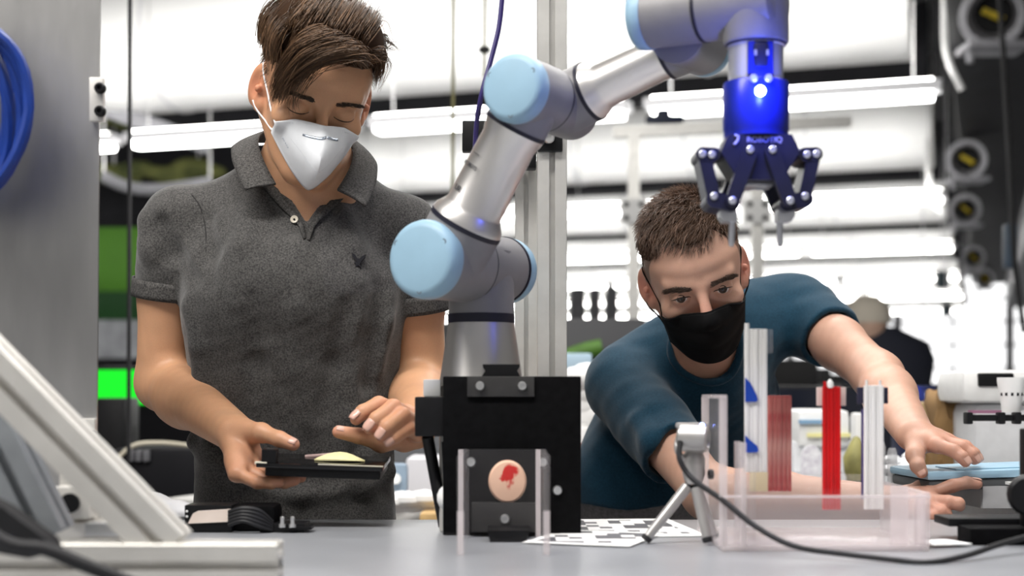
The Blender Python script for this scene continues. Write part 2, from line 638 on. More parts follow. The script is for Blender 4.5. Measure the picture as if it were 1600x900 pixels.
lbox('dark_green_panel', 100, 455, 300, 500, 14.6, .2, mat('deep_green', (.01, .08, .012), .6), 'deep green panel under the bright green one', 'wall panel')
lbox('white_pin_board', 100, 500, 300, 560, 14.5, .2, mat('pale_grey_board', (.35, .36, .38), .7, var=.2, scale=6), 'pale grey board strip under the green panels', 'board')
# green screen with its frame
gs = root('green_monitor', W(180, 640, 5.2), 'monitor showing flat green beside the bare forearm', 'monitor')
a, b = W(120, 632, 5.2), W(250, 578, 5.2)
c = (a + b) / 2
MB().box(c, (b.x - a.x, .01, b.z - a.z)).build('screen', mat('green_screen_glow', (.002, .4, .01), .4, emit=.55, ecol=(.0, 1.0, .02)), gs)
MB().box(c + Vector((0, .03, 0)), (b.x - a.x + .03, .04, b.z - a.z + .03), bev=.01).build('screen_back', BLACK, gs)
MB().cyl((c.x, c.y + .03, .78), c + Vector((0, .03, -.05)), .02, n=10).build('screen_stand', BLACK, gs)

# far wall: added glowing panels that whiten the far band, with bars between
MGLOW = mat('far_glow_white', (1, 1, 1), .3, emit=1.3, ecol=(1, 1, 1))
for i in range(6):
    u0_ = -17.0 + i * 3.6
    wn_ = root('far_glow_%d' % (i + 1), Rm(u0_ + 1.7, V1, 1.1))
    wn_['kind'] = 'structure'
    for r_ in range(5):
        for c_ in range(2):
            mb = MB()
            rbox(mb, u0_ + .85 + 1.7 * c_, V1 - .03, 1.45 + .78 * r_, 1.6, .02, .68)
            mb.build('pane', MGLOW, wn_)
    for r_ in range(6):
        mb = MB()
        rbox(mb, u0_ + 1.7, V1 - .05, 1.06 + .78 * r_, 3.5, .08, .09)
        mb.build('panel_bar', MHOUS, wn_)
    for c_ in range(3):
        mb = MB()
        rbox(mb, u0_ + 1.7 * c_, V1 - .05, 3.0, .09, .08, 4.0)
        mb.build('panel_bar', MHOUS, wn_)
# ------------------------------------------------------------------ benches and equipment in the middle distance
MBENCH = mat('grey_bench_laminate', (0.32, 0.33, 0.34), 0.45, var=0.08, scale=6)


def bench(u, v, su, sv, h, lab, m=MBENCH, name='lab_bench'):
    rt = root(name, Rm(u, v, 0), lab, 'bench')
    mb = MB()
    rbox(mb, u, v, h - .02, su, sv, .04, .006)
    mb.build('bench_top', m, rt)
    for su_ in (-1, 1):
        for sv_ in (-1, 1):
            mb = MB()
            rbox(mb, u + su_ * (su / 2 - .05), v + sv_ * (sv / 2 - .05), (h - .04) / 2, .05, .05, h - .04, .004)
            mb.build('leg', MGREY, rt)
    return rt


def uv_of(p):
    return p.x * UX + p.y * UY, p.x * VX + p.y * VY


# bench behind the second man, with boxes and devices
u, v = uv_of(W(1330, 700, 3.6))
bench(u + .32, v - .05, 1.3, 1.1, .92, 'grey equipment bench behind the acrylic rack')
u, v = uv_of(W(640, 760, 3.6))
bench(u - .1, v, .8, .7, .85, 'low pale bench seen between the grey polo and the robot', mat('pale_bench', (.55, .54, .52), .5, var=.06))
u, v = uv_of(W(200, 760, 4.6))
bench(u - .1, v, 1.6, .9, .78, 'dark bench behind the first man beside the metal sheet', mat('dark_bench', (.008, .008, .01), .6))


def onb(x0, y0, x1, y1, d, th):
    a, b = W(x0, y1, d), W(x1, y0, d)
    return (a + b) / 2 + Vector((0, th / 2, 0)), (abs(b.x - a.x), th, abs(b.z - a.z))


def block(name, r, d, th, m, lab, cat, bev=.008, rt=None, rz=0.0, **kw):
    c, s = onb(*r, d, th)
    return MB().box(c, s, bev=bev, rz=rz).build(name, m, rt, label=lab, category=cat, **kw)


MPALE = mat('pale_equipment', (.74, .75, .77), .5, var=.04)
MBLU = mat('soft_blue_plastic', (.22, .38, .55), .4)
MYL = mat('pale_yellow_tape', (.8, .75, .35), .5)
MCARD = mat('cardboard', (.48, .36, .20), .8, var=.1, scale=12)
MBAG = mat('brown_paper_bag', (.24, .14, .055), .8, var=.25, scale=9)
BZ = (HOR - 100)

# black instrument behind
rt = root('black_monitor', W(1300, 655, 4.2), 'wide black monitor bank behind the acrylic rack strips', 'monitor')
c, s = onb(1170, 602, 1420, 655, 4.2, .08)
MB().box(c, s, bev=.01).build('monitor_shell', BLACK, rt)
MB().box(c - Vector((0, .043, 0)), (s[0] - .03, .004, s[2] - .02)).build('screen', mat('dead_screen', (.01, .012, .02), .15), rt)
MB().box((c.x, c.y + .03, (c.z - s[2] / 2) / 2), (.1, .04, c.z - s[2] / 2), bev=.01).build('monitor_stand', BLACK, rt)

rt = root('sample_printer', W(1300, 770, 3.3), 'white bench device with blue and yellow bands behind the red strip', 'device')
c, s = onb(1246, 640, 1330, 700, 3.3, .2)
MB().box(c, s, bev=.02).build('device_body', WHITE, rt)
c, s = onb(1250, 656, 1300, 662, 3.29, .02)
MB().box(c, s).build('blue_band', MBLU, rt)
c, s = onb(1262, 677, 1330, 683, 3.29, .02)
MB().box(c, s).build('yellow_band', MYL, rt)
c, s = onb(1240, 690, 1340, 770, 3.32, .2)
MB().box(c, s, bev=.01).build('device_base', MPALE, rt)
# speckled tombstone-shaped cards standing in front
MSPK = mat('speckled_card', (.80, .80, .82), .7, col2=(.55, .52, .58), scale=90)
for (x0, x1, y0, lab) in [(1253, 1284, 695, 'speckled arched card behind the red strip, nearer the white strip'), (1320, 1352, 697, 'speckled arched card between the red strip and the last white strip')]:
    c, s = onb(x0, y0, x1, 765, 3.2, .01)
    poly = [(-s[0] / 2, -s[2] / 2), (s[0] / 2, -s[2] / 2), (s[0] / 2, s[2] * .2)]
    for k in range(1, 8):
        g = math.pi * k / 8
        poly.append((s[0] / 2 * math.cos(g), s[2] * .2 + s[2] * .3 * math.sin(g)))
    poly.append((-s[0] / 2, s[2] * .2))
    MB().prism(poly, c, (1, 0, 0), (0, 0, 1), (0, 1, 0), .008).build('arched_card', MSPK, label=lab, category='card')
block('white_bottle_box', (1336, 645, 1352, 746), 3.1, .05, WHITE, 'small white upright carton left of the last white strip', 'carton')
MB().lathe(W(1338, 751, 3.0) , (0, 0, 1), [(0, .02), (.02, .026), (.05, .028), (.07, .018), (.09, .008), (.095, 0)], 16).build('olive_pod', mat('olive_lump', (.28, .26, .09), .6, var=.3, scale=30), label='olive lump of modelling clay behind the red strip', category='clay')
block('tan_folder', (1427, 628, 1466, 750), 3.0, .04, MCARD, 'tan cardboard folder behind the raised wrist', 'folder')
# brown paper bag, open at the top
rt = root('paper_bag', W(1500, 745, 2.9), 'crumpled brown paper bag behind the hand on the tablet', 'bag')
c, s = onb(1466, 612, 1532, 745, 2.9, .12)
mb = MB()
P = []
for j in range(7):
    t = j / 6
    row = []
    for i in range(24):
        g = 2 * math.pi * i / 24
        sq = lambda q: math.copysign(abs(q) ** .5, q)
        row.append(c + Vector((s[0] / 2 * (1 - .12 * t) * sq(math.cos(g)) + .006 * math.sin(5 * t * 3 + i), s[1] / 2 * sq(math.sin(g)) + .006 * math.sin(i * 2 + j), -s[2] / 2 + s[2] * t + .006 * math.sin(i * 1.3))))
    P.append(row)
mb.grid(P, closed_v=True)
mb.build('bag_paper', MBAG, rt, solid=.003)
c2, s2 = onb(1470, 618, 1528, 640, 2.94, .04)
MB().box(c2, s2, bev=.006).build('bag_contents', mat('dark_brown_inside', (.05, .03, .015), .8), rt)

# bench scale / white device with black display
rt = root('bench_device', W(1560, 745, 2.75), 'white bench device with a black display at the frame edge', 'device')
c, s = onb(1504, 578, 1640, 630, 2.75, .18)
MB().box(c, s, bev=.02).build('head_housing', WHITE, rt)
c, s = onb(1529, 583, 1585, 604, 2.745, .02)
MB().box(c, s, bev=.004).build('display', BLACK, rt)
c, s = onb(1522, 630, 1640, 745, 2.77, .16)
MB().box(c, s, bev=.02).build('device_body', MPALE, rt)
# white cup held by a black clamp
c = W(1580, 645, 2.5)
rt = root('sample_cup', c, 'white ribbed cup resting on the black clamp bar', 'cup')
MB().lathe(c, (0, 0, 1), [(0, .016), (.02, .018), (.055, .024), (.062, .024), (.062, .022), (.02, .015)], 24, cap=False).build('cup_wall', WHITE, rt)
MB().cyl(c + Vector((0, 0, .001)), c + Vector((0, 0, .004)), .016).build('cup_floor', WHITE, rt)
for k in range(6):
    g = math.pi * (1.1 + .16 * k)
    MB().box(c + Vector((.0195 * math.cos(g), .0195 * math.sin(g), .034)), (.004, .002, .008), rz=g + math.pi / 2).build('cup_mark', BLACK, rt)
rt = root('clamp_bar', W(1560, 655, 2.45), 'black clamp bar reaching in from the frame edge', 'clamp')
c, s = onb(1510, 648, 1680, 658, 2.46, .02)
MB().box(c, s, bev=.003).build('bar', BLACK, rt)
for x in (1516, 1567, 1592):
    c, s = onb(x - 5, 644, x + 5, 663, 2.45, .024)
    MB().box(c, s, bev=.003).build('clamp_block', BLACK, rt)
c, s = onb(1516, 641, 1565, 646, 2.47, .012)
MB().box(c, s).build('pink_sleeve', mat('mauve_sleeve', (.35, .16, .25), .5), rt)
c, s = onb(1640, 640, 1680, 760, 2.48, .03)
MB().box(c, s, bev=.004).build('clamp_post', BLACK, rt)
# blue LED on a dark box
rt = root('indicator_box', W(1425, 625, 3.4), 'dark box with a glowing blue indicator lamp behind the wrist', 'device')
c, s = onb(1405, 602, 1464, 734, 3.4, .08)
MB().box(c, s, bev=.006).build('box_shell', mat('navy_shell', (.01, .015, .05), .4), rt)
c = W(1428, 612, 3.39)
MB().ball(c, .008, 12).build('indicator_light', mat('blue_led', (.3, .4, 1), .3, emit=40, ecol=(.15, .25, 1)), rt)
block('white_tag_card', (1447, 612, 1462, 630), 3.385, .012, PAPER, 'small white card beside the blue indicator', 'card')
# clear plastic clutter behind the forearm
MCLR = mat('cloudy_plastic', (.8, .8, .82), .25, alpha=.45)
for (x0, x1, y0, y1, lab) in [(1368, 1384, 690, 770, 'clear plastic tube standing behind the last white strip'), (1388, 1400, 700, 775, 'narrow clear vial beside the clear plastic tube')]:
    a, b = W((x0 + x1) / 2, y1, 2.6), W((x0 + x1) / 2, y0, 2.6)
    MB().lathe(a, b - a, [(0, .009), ((b - a).length * .9, .009), ((b - a).length, .006)], 14).build('clear_tube', MCLR, label=lab, category='tube')
mb = MB()
for k in range(7):
    mb.ball(W(1408 + 4 * math.sin(k * 2.3) * 4, 745 - k * 5, 2.7 + .01 * k), .016, 10, (1.2, 1, .8))
mb.build('crumpled_film', mat('white_film', (.75, .76, .78), .35, var=.05), label='crumpled white film heap beside the hand', category='film')

# background visitor with a pale cap and a dark jacket
rt = root('person', Vector((W(1372, 600, 6.5).x, 6.5, 0)), 'distant person in a pale knit cap and dark jacket behind the raised arm', 'person')
hc = W(1355, 505, 6.5)
MB().ball(hc, .1, 20, (.92, 1.05, 1.2)).build('head', mat('skin_far', (.55, .36, .27), .6, var=.05), rt)
MB().lathe(hc + Vector((0, 0, .0)), (0, 0, 1), [(0, .108), (.06, .105), (.1, .08), (.125, .03), (.13, 0)], 20).build('knit_cap', mat('beige_knit', (.55, .50, .42), .9, bump=.3, bscale=60), rt)
mb = MB()
P = []
for (z, rx, ry, cx) in [(0.02, .12, .1, 0), (.45, .15, .12, 0), (.85, .17, .13, 0), (1.1, .19, .14, 0), (1.28, .22, .13, 0), (1.36, .2, .11, -.01), (1.43, .07, .07, -.03)]:
    P.append([Vector((hc.x + .09 + cx + rx * math.cos(2 * math.pi * i / 20), 6.5 + ry * math.sin(2 * math.pi * i / 20), z * (hc.z - .02) / 1.43)) for i in range(20)])
mb.grid(P, closed_v=True)
mb.build('dark_jacket', mat('navy_jacket', (.012, .014, .025), .8), rt)

# clutter at the left of the second man
block('dark_shelf_unit', (870, 498, 1010, 1103), 5.0, .2, mat('shelf_dark', (.06, .06, .065), .6), 'dark shelf edge behind the teal shoulder', 'shelf')
for (x0, x1, lab) in [(893, 914, 'dark cabinet between the post and the second man, nearest the post'), (950, 965, 'dark cabinet panel beside the second man'), (925, 938, 'narrow dark cabinet behind the teal shoulder')]:
    block('storage_cabinet', (x0, 450, x1, 938), 7.5, .3, mat('cab_dark', (.09, .09, .1), .6, var=.3), lab, 'cabinet')
mb = MB().tube(spline([W(870, 566, 4.978), W(892, 556, 4.978), W(915, 548, 4.978), W(940, 543, 4.978)]), .030, 10)
mb.build('green_hose', mat('leaf_green', (.07, .17, .02), .6, var=.3, scale=8), label='thick green hose behind the teal shoulder', category='hose')
block('blue_carton', (880, 552, 925, 576), 4.2, .15, mat('light_blue_carton', (.45, .60, .72), .6), 'light blue carton beside the aluminium post', 'carton')
mb = MB()
for k, (x, y, r) in enumerate([(905, 590, .035), (918, 582, .03), (895, 602, .03), (912, 612, .035), (925, 600, .03), (905, 632, .04), (920, 645, .042), (898, 652, .036), (912, 660, .04), (905, 684, .045)]):
    mb.ball(W(x, y, 3.34 + .008 * k), r, 12, (1.3, 1, .8))
mb.build('white_cloth_heap', PAPER, label='heap of white cloth between the post and the second man', category='cloth')
block('tool_cabinet', (878, 576, 932, 1196), 4.2, .3, mat('grey_tote', (.12, .12, .13), .6), 'dark grey tool cabinet beside the teal sleeve', 'cabinet')
block('white_tote', (870, 668, 935, 1356), 3.3, .25, WHITE, 'white storage tote behind the black test box', 'box')
# red-brown chair back behind the second man
rt = root('side_chair', Vector((W(915, 800, 2.85).x, 2.9, 0)), 'red brown chair whose edge shows beside the second man', 'chair')
MR = mat('red_brown_vinyl', (.30, .05, .02), .5, var=.1)
c, s = onb(902, 690, 1020, 850, 2.85, .05)
MB().box(c, s, bev=.02).build('backrest', MR, rt)
MB().box((c.x, c.y - .2 + .42, .46), (s[0], .42, .06), bev=.02).build('seat', MR, rt)
for sx in (-1, 1):
    for y in (c.y, c.y + .4):
        MB().cyl((c.x + sx * s[0] * .45, y, 0), (c.x + sx * s[0] * .45, y, .6 if y == c.y else .44), .013, n=10).build('leg', STEEL, rt)

# between the first man and the robot
block('grey_screen_back', (590, 592, 720, 758), 3.9, .06, mat('slate_screen', (.10, .105, .115), .55), 'slate grey monitor back between the men and the robot base', 'monitor')
block('pillar_board', (592, 480, 612, 1020), 6.0, .1, WHITE, 'narrow white pillar board beside the grey polo', 'board')
block('green_crate', (610, 520, 660, 1007), 6.2, .3, mat('dark_green_plant', (.02, .12, .01), .7, var=.4, scale=9), 'dark green cabinet behind the bare upper arm', 'cabinet')
block('white_carton', (634, 716, 720, 775), 3.3, .2, mat('white_carton', (.66, .65, .68), .6), 'white carton on the pale bench beside the black rod', 'carton')
rt = root('small_camera_pod', W(622, 765, 3.2), 'small grey and blue device beside the polo hem', 'device')
MB().box(W(620, 748, 3.2), (.05, .05, .07), bev=.012).build('pod_body', mat('blue_grey_pod', (.25, .33, .42), .4), rt)
MB().cyl(W(618, 748, 3.16), W(618, 748, 3.18), .012).build('pod_lens', WHITE, rt)
mb = MB()
for k in range(8):
    mb.ball(W(610 + 9 * k, 783 + 6 * math.sin(k * 1.9), 3.1 + .02 * (k % 3)), .03, 10, (1.3, 1, .6))
mb.build('white_bag_heap', PAPER, label='heap of white bags on the pale bench behind the black rod', category='bag')
block('wood_tray', (655, 802, 720, 830), 3.0, .1, mat('pine_wood', (.5, .33, .14), .6, var=.15), 'strip of pine board just above the bench edge beside the black rod', 'board')

# dark bench clutter at the left, behind the metal sheet
block('black_pc_case', (148, 622, 193, 780), 4.2, .18, BLACK, 'black computer case behind the lower metal bracket', 'computer')
block('black_cabinet', (197, 628, 330, 1084), 5.2, .4, mat('near_black', (.003, .003, .004), .7, spec=.1), 'black cabinet behind the bent elbow', 'cabinet')
rt = root('desk_phone_keys', W(215, 735, 3.8), 'dark keyboard console behind the bare forearm', 'keyboard')
c, s = onb(176, 700, 330, 803, 3.8, .2)
MB().box(c, s, bev=.02).build('console_body', mat('dark_slate', (.006, .006, .008), .6, spec=.2), rt)
for k in range(3):
    MB().box(W(205 + 12 * k, 712, 3.79), (.016, .02, .03), bev=.003).build('console_key', mat('key_grey', (.12, .12, .13), .5), rt)
MB().tube(spline([W(168, 735, 3.78), W(205, 698, 3.8), W(250, 692, 3.82), W(300, 697, 3.85)]), .006, 8).build('beige_cable', mat('beige_cable', (.5, .46, .36), .5), label='beige cable arching over the keyboard console', category='cable')
block('green_label_box', (258, 766, 285, 775), 3.9, .05, MGRN2, 'small bright green box beside the polo hem', 'box')

# rows of desks with monitors farther down the hall
DW = ['nearest', 'second', 'third', 'fourth', 'fifth', 'sixth', 'seventh', 'eighth', 'ninth', 'tenth']
MDESK = mat('white_desk', (.62, .62, .63), .5, var=.04)
dk0 = None
n = 0
for rr, vv in enumerate((8.2, 11.5, 15.5, 20.5)):
    for cc_ in range(4):
        uu = -.9 - 1.75 * cc_ - .25 * rr
        lab = 'far desk with a dark monitor, %s row from the robot, %s from the nozzle duct' % (DW[rr], ['first', 'second', 'third', 'fourth'][cc_])
        if dk0 is None:
            dk0 = root('far_desk', Rm(uu, vv, 0), lab, 'desk', 'desks down the hall')
            b0 = Rm(uu, vv, 0)
            m_ = MB()
            rbox(m_, uu, vv, .74, 1.5, .7, .04)
            m_.build('desk_top', MDESK, dk0)
            for su_ in (-.7, .7):
                for sv_ in (-.3, .3):
                    m_ = MB()
                    rbox(m_, uu + su_, vv + sv_, .36, .05, .05, .72)
                    m_.build('leg', MGREY, dk0)
            m_ = MB()
            rbox(m_, uu - .3, vv + .1, 1.10, .62, .04, .38, .01)
            m_.build('monitor', BLACK, dk0)
            m_ = MB()
            rbox(m_, uu - .3, vv + .12, .85, .08, .05, .20)
            m_.build('monitor_stand', BLACK, dk0)
            m_ = MB()
            rbox(m_, uu + .45, vv, .90, .35, .3, .28, .02)
            m_.build('equipment_box', WHITE, dk0)
            m_ = MB()
            rbox(m_, uu, vv + .33, .95, 1.5, .03, .40)
            m_.build('screen_board', mat('grey_divider', (.10, .10, .11), .7), dk0)
        else:
            copy_tree(dk0, Rm(uu, vv, 0) - b0, label=lab)
# ------------------------------------------------------------------ main workbench
TZ = CZ - 0.18
T_FAR = 1.985
wb = root('workbench', (0.15, 1.2, 0), 'long grey workbench that carries the robot and the test rigs', 'workbench')
MTOP = mat('grey_benchtop', (0.29, 0.30, 0.32), 0.33, var=0.07, scale=9, bump=0.02, bscale=300)
MB().box((0.05, T_FAR / 2 + .2, TZ - .0175), (3.2, T_FAR - .4, .035), bev=.004).build('bench_top', MTOP, wb)
for sx in (-1.5, 1.6):
    for y in (.5, T_FAR - .15):
        MB().box((sx, y, (TZ - .035) / 2), (.06, .06, TZ - .035), bev=.004).build('leg', MGREY, wb)
for y in (.5, T_FAR - .15):
    MB().box((.05, y, TZ - .075), (3.04, .04, .08), bev=.003).build('apron_rail', MGREY, wb)

# ------------------------------------------------------------------ metal sheet with its edge brackets
MSHEET = mat('brushed_sheet', (0.42, 0.415, 0.41), 0.42, 1.0, var=0.30, scale=7, bump=0.35, bscale=45, stretch=(1, 1, .25), detail=6)
D_SH = 1.72
ms = root('metal_sheet', (W(60, 760, D_SH).x, D_SH, TZ), 'tall brushed aluminium sheet standing at the bench end', 'panel')
a, b = W(-330, 748, D_SH), W(157, -120, D_SH)
b2 = W(150, 748, D_SH)
mb = MB().prism([(a.x, TZ), (b2.x, TZ), (b.x, b.z), (a.x, b.z)], (0, D_SH, 0), (1, 0, 0), (0, 0, 1), (0, 1, 0), .004)
mb.build('sheet', MSHEET, ms)
for (x, y, hh) in ((152, 156, 68), (139, 692, 76)):
    c, s = W(x, y, D_SH - .006), (22 / F * D_SH, .010, hh / F * D_SH)
    br = MB().box(c, s, bev=.0015).build('edge_bracket', ALU_MATT, ms)
    for dy in ((-18, 18) if y < 400 else (-12,)):
        p = W(x + 5, y + dy, D_SH - .012)
        MB().lathe(p + Vector((0, .002, 0)), (0, -1, 0), [(0, .0068), (.006, .0068), (.0085, .005), (.0085, .003), (.005, .003)], 16).build('bolt', BLACK, br)

# blue cable coil hung in front of the sheet
MBLUE = mat('blue_cable_jacket', (0.008, 0.035, 0.22), 0.35, var=0.1)
cc = root('cable_coil', W(-45, 330, 1.62), 'blue cable coil hanging on the metal sheet', 'cable')
for k in range(10):
    g0 = random.uniform(-.1, .1)
    cx, cy = -46 + random.uniform(-7, 7), 168 + random.uniform(-8, 8)
    rx, ry = 80 + random.uniform(-20, 16), 142 + random.uniform(-16, 12)
    pts = []
    for i in range(40):
        g = 2 * math.pi * i / 40
        pts.append(W(cx + rx * math.cos(g) + 8 * math.sin(2 * g + k), cy + ry * math.sin(g), 1.668 - .006 * k + .004 * math.sin(3 * g + k)))
    MB().tube(pts, .0062, 8, closed=True).build('cable_turn', MBLUE, cc)
MB().cyl(W(-46, 30, 1.60), W(-46, 30, D_SH + .002), .008, n=10).build('hook_peg', STEEL, cc)

# ------------------------------------------------------------------ extrusion frame in the near corner
D1 = 1.315
fr = root('support_frame', (W(220, 900, D1).x, D1, TZ), 'pale slotted aluminium support frame on the near bench corner', 'frame')
s40 = .040
mb = MB()
zc = TZ + s40 / 2
a = Vector((W(438, 0, D1).x, D1, zc))
extrusion(mb, Vector((-1.0, D1, zc)), a, s40)
br = mb.build('base_rail', ALU_MATT, fr)
# end detail
MB().cyl(a + Vector((.0002, 0, 0)), a + Vector((.0012, 0, 0)), .0045, n=12, up=(0, 0, 1)).build('end_hole', BLACK, br)
# front diagonal brace
mb = MB()
Dd = D1 + .006
extrusion(mb, W(-80, 502, Dd), W(268, 858, Dd), .042, up=(0, -1, 0))
mb.build('diagonal_brace', ALU_MATT, fr)
# rear, darker brace
MANO = mat('grey_anodised', (.30, .32, .34), .42, .5, var=.08)
mb = MB()
Db = D1 + .09
extrusion(mb, W(-72, 540, Db), W(76, 838, Db), .044, up=(0, -1, 0))
mb.build('rear_brace', MANO, fr)
# rear foot rail and its corner bracket
mb = MB()
D3 = 1.50
extrusion(mb, Vector((W(-20, 0, D3).x, D3 - .02, TZ + .02)), Vector((W(205, 0, D3).x, D3 + .06, TZ + .02)), s40)
mb.build('rear_rail', ALU_MATT, fr)
c = W(118, 784, D3 + .02)
kb = MB().box(c, (.040, .035, .034), bev=.002).build('corner_bracket', ALU_MATT, fr)
MB().cyl(c + Vector((0, -.022, 0)), c + Vector((0, -.012, 0)), .0105, n=18).build('bolt', BLACK, kb)
mb = MB()
extrusion(mb, W(128, 815, D3 + .06), W(128, 690, D3 + .06), .038)
mb.build('short_upright', ALU_MATT, fr)
MB().box(W(170, 826, D3 - .02), (.045, .02, .014), bev=.002).build('slot_nut', STEEL, fr)
# black clamp foot and cable at the near corner
P = [W(-40, 760, 1.26), W(20, 790, 1.26), W(88, 840, 1.26), W(96, 858, 1.26), W(60, 868, 1.26), W(-40, 850, 1.26)]
c0 = W(0, 0, 1.26)
mb = MB().prism([(p.x, p.z) for p in P], (0, 1.235, 0), (1, 0, 0), (0, 0, 1), (0, 1, 0), .03)
mb.build('clamp_foot', RUBBER, fr)
MB().tube(spline([W(-60, 800, 1.21), W(10, 848, 1.21), W(70, 858, 1.215), W(125, 880, 1.22), W(190, 906, 1.23), W(260, 932, 1.25)]), .0062, 10).build('black_cable', RUBBER, label='thick black cable lying over the support frame', category='cable')

# ------------------------------------------------------------------ white padding sheet behind the frame
mb = MB()
P = []
nx, ny = 46, 14
for j in range(ny):
    t = j / (ny - 1)
    row = []
    for i in range(nx):
        q = i / (nx - 1)
        px = -60 + 430 * q
        d = 1.862 + .10 * t
        hgt = .050 * math.sin(math.pi * min(1, t * 1.15 + .05)) * (1 - max(0, q - .55) / .5) + .006 * math.sin(q * 24 + t * 6) + .006 * math.sin(q * 11 - t * 9)
        row.append(Vector(((px - 800) / F * 1.90, d, TZ + .004 + max(.0, hgt))))
    P.append(row)
mb.grid(P)
mb.build('padding_sheet', mat('white_foam_film', (.80, .80, .82), .45, var=.03, bump=.05, bscale=25), label='crumpled white packing sheet on the bench behind the frame', category='packing', solid=.003, smooth=180)

# ------------------------------------------------------------------ small black camera fixture at left
D4 = 1.80
fx = root('black_fixture', (W(380, 0, D4).x, D4, TZ), 'low black fixture with a cream pad and two bolts on the bench', 'fixture')
c, s = onb(288, 795, 362, 838, D4, .05)
c.z = TZ + s[2] / 2
MB().box(c, s, bev=.002).build('housing', BLACK, fx)
poly = [(W(x, y, D4).x, W(x, y, D4).z) for x, y in ((294, 818), (302, 802), (310, 798), (361, 795), (361, 815))]
MB().prism(poly, (0, D4 - .002, 0), (1, 0, 0), (0, 0, 1), (0, 1, 0), .004).build('cream_pad', mat('cream_silicone', (.82, .70, .62), .5, var=.08, scale=25), fx)
for y in (799, 807):
    MB().ball(W(292, y, D4 - .001), .0018, 8).build('rivet', WHITE, fx)
c, s = onb(360, 795, 430, 836, D4 + .01, .06)
c.z = TZ + s[2] / 2
MB().box(c, s, bev=.008).build('cable_block', BLACK_MATT, fx)
mb = MB()
for k in range(5):
    mb.tube(spline([W(358, 800 + 5 * k, D4 - .006), W(380, 794 + 5 * k, D4 - .016), W(405, 798 + 6 * k, D4 - .012), W(425, 815 + 3 * k, D4)]), .003, 6)
mb.build('wire_bundle', RUBBER, fx)
c, s = onb(405, 822, 476, 836, D4, .05)
c.z = TZ + s[2] / 2
MB().box(c, s, bev=.002).build('base_plate', BLACK, fx)
c, s = onb(450, 823, 486, 828, D4 - .005, .03)
MB().box(c, s, bev=.001).build('plate_lip', BLACK, fx)
for x in (441, 457):
    p = W(x, 824, D4 - .01)
    MB().lathe(p, (0, 0, 1), [(0, .0045), (.004, .0045), (.004, .0028), (.013, .0028), (.014, .0015)], 12).build('bolt', STEEL, fx)
MB().lathe(W(284, 829, D4 - .004), (0, -1, 0), [(-.012, .008), (0, .009), (.004, .007), (.006, 0)], 14).build('cream_knob', mat('cream_silicone', (1, 1, 1)), fx)

# ------------------------------------------------------------------ black test box with an acrylic guard
D5 = 1.765
tb = root('test_box', (W(800, 0, D5).x, D5, TZ), 'black test box with a round tissue window and acrylic guard', 'test rig')
c, s = onb(692, 588, 908, 836, D5, .07)
c.z = TZ + (c.z + s[2] / 2 - TZ) / 2
s = (s[0], s[1], (c.z - TZ) * 2)
MB().box(c, s, bev=.002).build('box_body', BLACK_MATT, tb)
topz = c.z + s[2] / 2
c, s = onb(648, 620, 694, 682, D5 + .004, .05)
MB().box(c, s, bev=.002).build('side_block', BLACK, tb)
c, s = onb(730, 588, 835, 620, D5 - .004, .006)
tp = MB().box(c, s, bev=.001).build('top_plate', mat('charcoal_plate', (.028, .027, .027), .5, var=.2), tb)
for x in (750, 816):
    p = W(x, 603, D5 - .004)
    MB().lathe(p, (0, -1, 0), [(0, .0058), (.002, .0058), (.0042, .0048), (.0042, .0028), (.002, .0028)], 18).build('screw', STEEL, tp)
mb = MB().prism([(-.024, 0), (.024, 0), (.020, .007), (.023, .012), (.023, .015), (-.023, .015), (-.023, .012), (-.020, .007)], (W(783, 0, D5).x, D5 + .005, topz), (1, 0, 0), (0, 0, 1), (0, 1, 0), .03)
mb.build('dovetail_mount', BLACK, tb)
# lower plate with the tissue window
c, s = onb(733, 702, 842, 832, D5 - .012, .012)
MB().box(c, s, bev=.002).build('front_plate', BLACK, tb)
c, s = onb(737, 785, 838, 832, D5 - .018, .006)
MB().box(c, s, bev=.001).build('lower_plate', mat('charcoal_plate', (1, 1, 1)), tb)
mb = MB().prism([(W(x, 0, 1.69).x, y) for x, y in ((762, TZ + .014), (828, TZ + .014), (822, TZ), (766, TZ))], (0, 1.685, 0), (1, 0, 0), (0, 0, 1), (0, 1, 0), .09)
mb.build('box_foot', BLACK, tb)
for (x, y) in ((736, 722), (789, 811), (871, 766), (848, 722)):
    p = W(x, y, D5 - (.018 if x < 840 else 0))
    MB().lathe(p, (0, -1, 0), [(0, .0062), (.002, .0062), (.0045, .005), (.0045, .003), (.003, .003)], 18).build('screw', STEEL, tb)
# tissue disc
MT = bpy.data.materials.new('tissue_skin')
MT.use_nodes = True
nt = MT.node_tree
tcn = nt.nodes.new('ShaderNodeTexCoord')
vm = nt.nodes.new('ShaderNodeVectorMath')
vm.operation = 'SUBTRACT'
vm.inputs[1].default_value = (.002, 0, .008)
vs_ = nt.nodes.new('ShaderNodeVectorMath')
vs_.operation = 'MULTIPLY'
vs_.inputs[1].default_value = (48, 0, 36)
ln = nt.nodes.new('ShaderNodeVectorMath')
ln.operation = 'LENGTH'
nz_ = nt.nodes.new('ShaderNodeTexNoise')
nz_.inputs['Scale'].default_value = 110
ad = nt.nodes.new('ShaderNodeMath')
ad.operation = 'ADD'
rp = nt.nodes.new('ShaderNodeValToRGB')
rp.color_ramp.elements[0].position = .85
rp.color_ramp.elements[0].color = (.55, .012, .008, 1)
rp.color_ramp.elements[1].position = 1.5
rp.color_ramp.elements[1].color = (.78, .50, .36, 1)
nt.links.new(tcn.outputs['Object'], vm.inputs[0])
nt.links.new(vm.outputs[0], vs_.inputs[0])
nt.links.new(vs_.outputs[0], ln.inputs[0])
nt.links.new(tcn.outputs['Object'], nz_.inputs['Vector'])
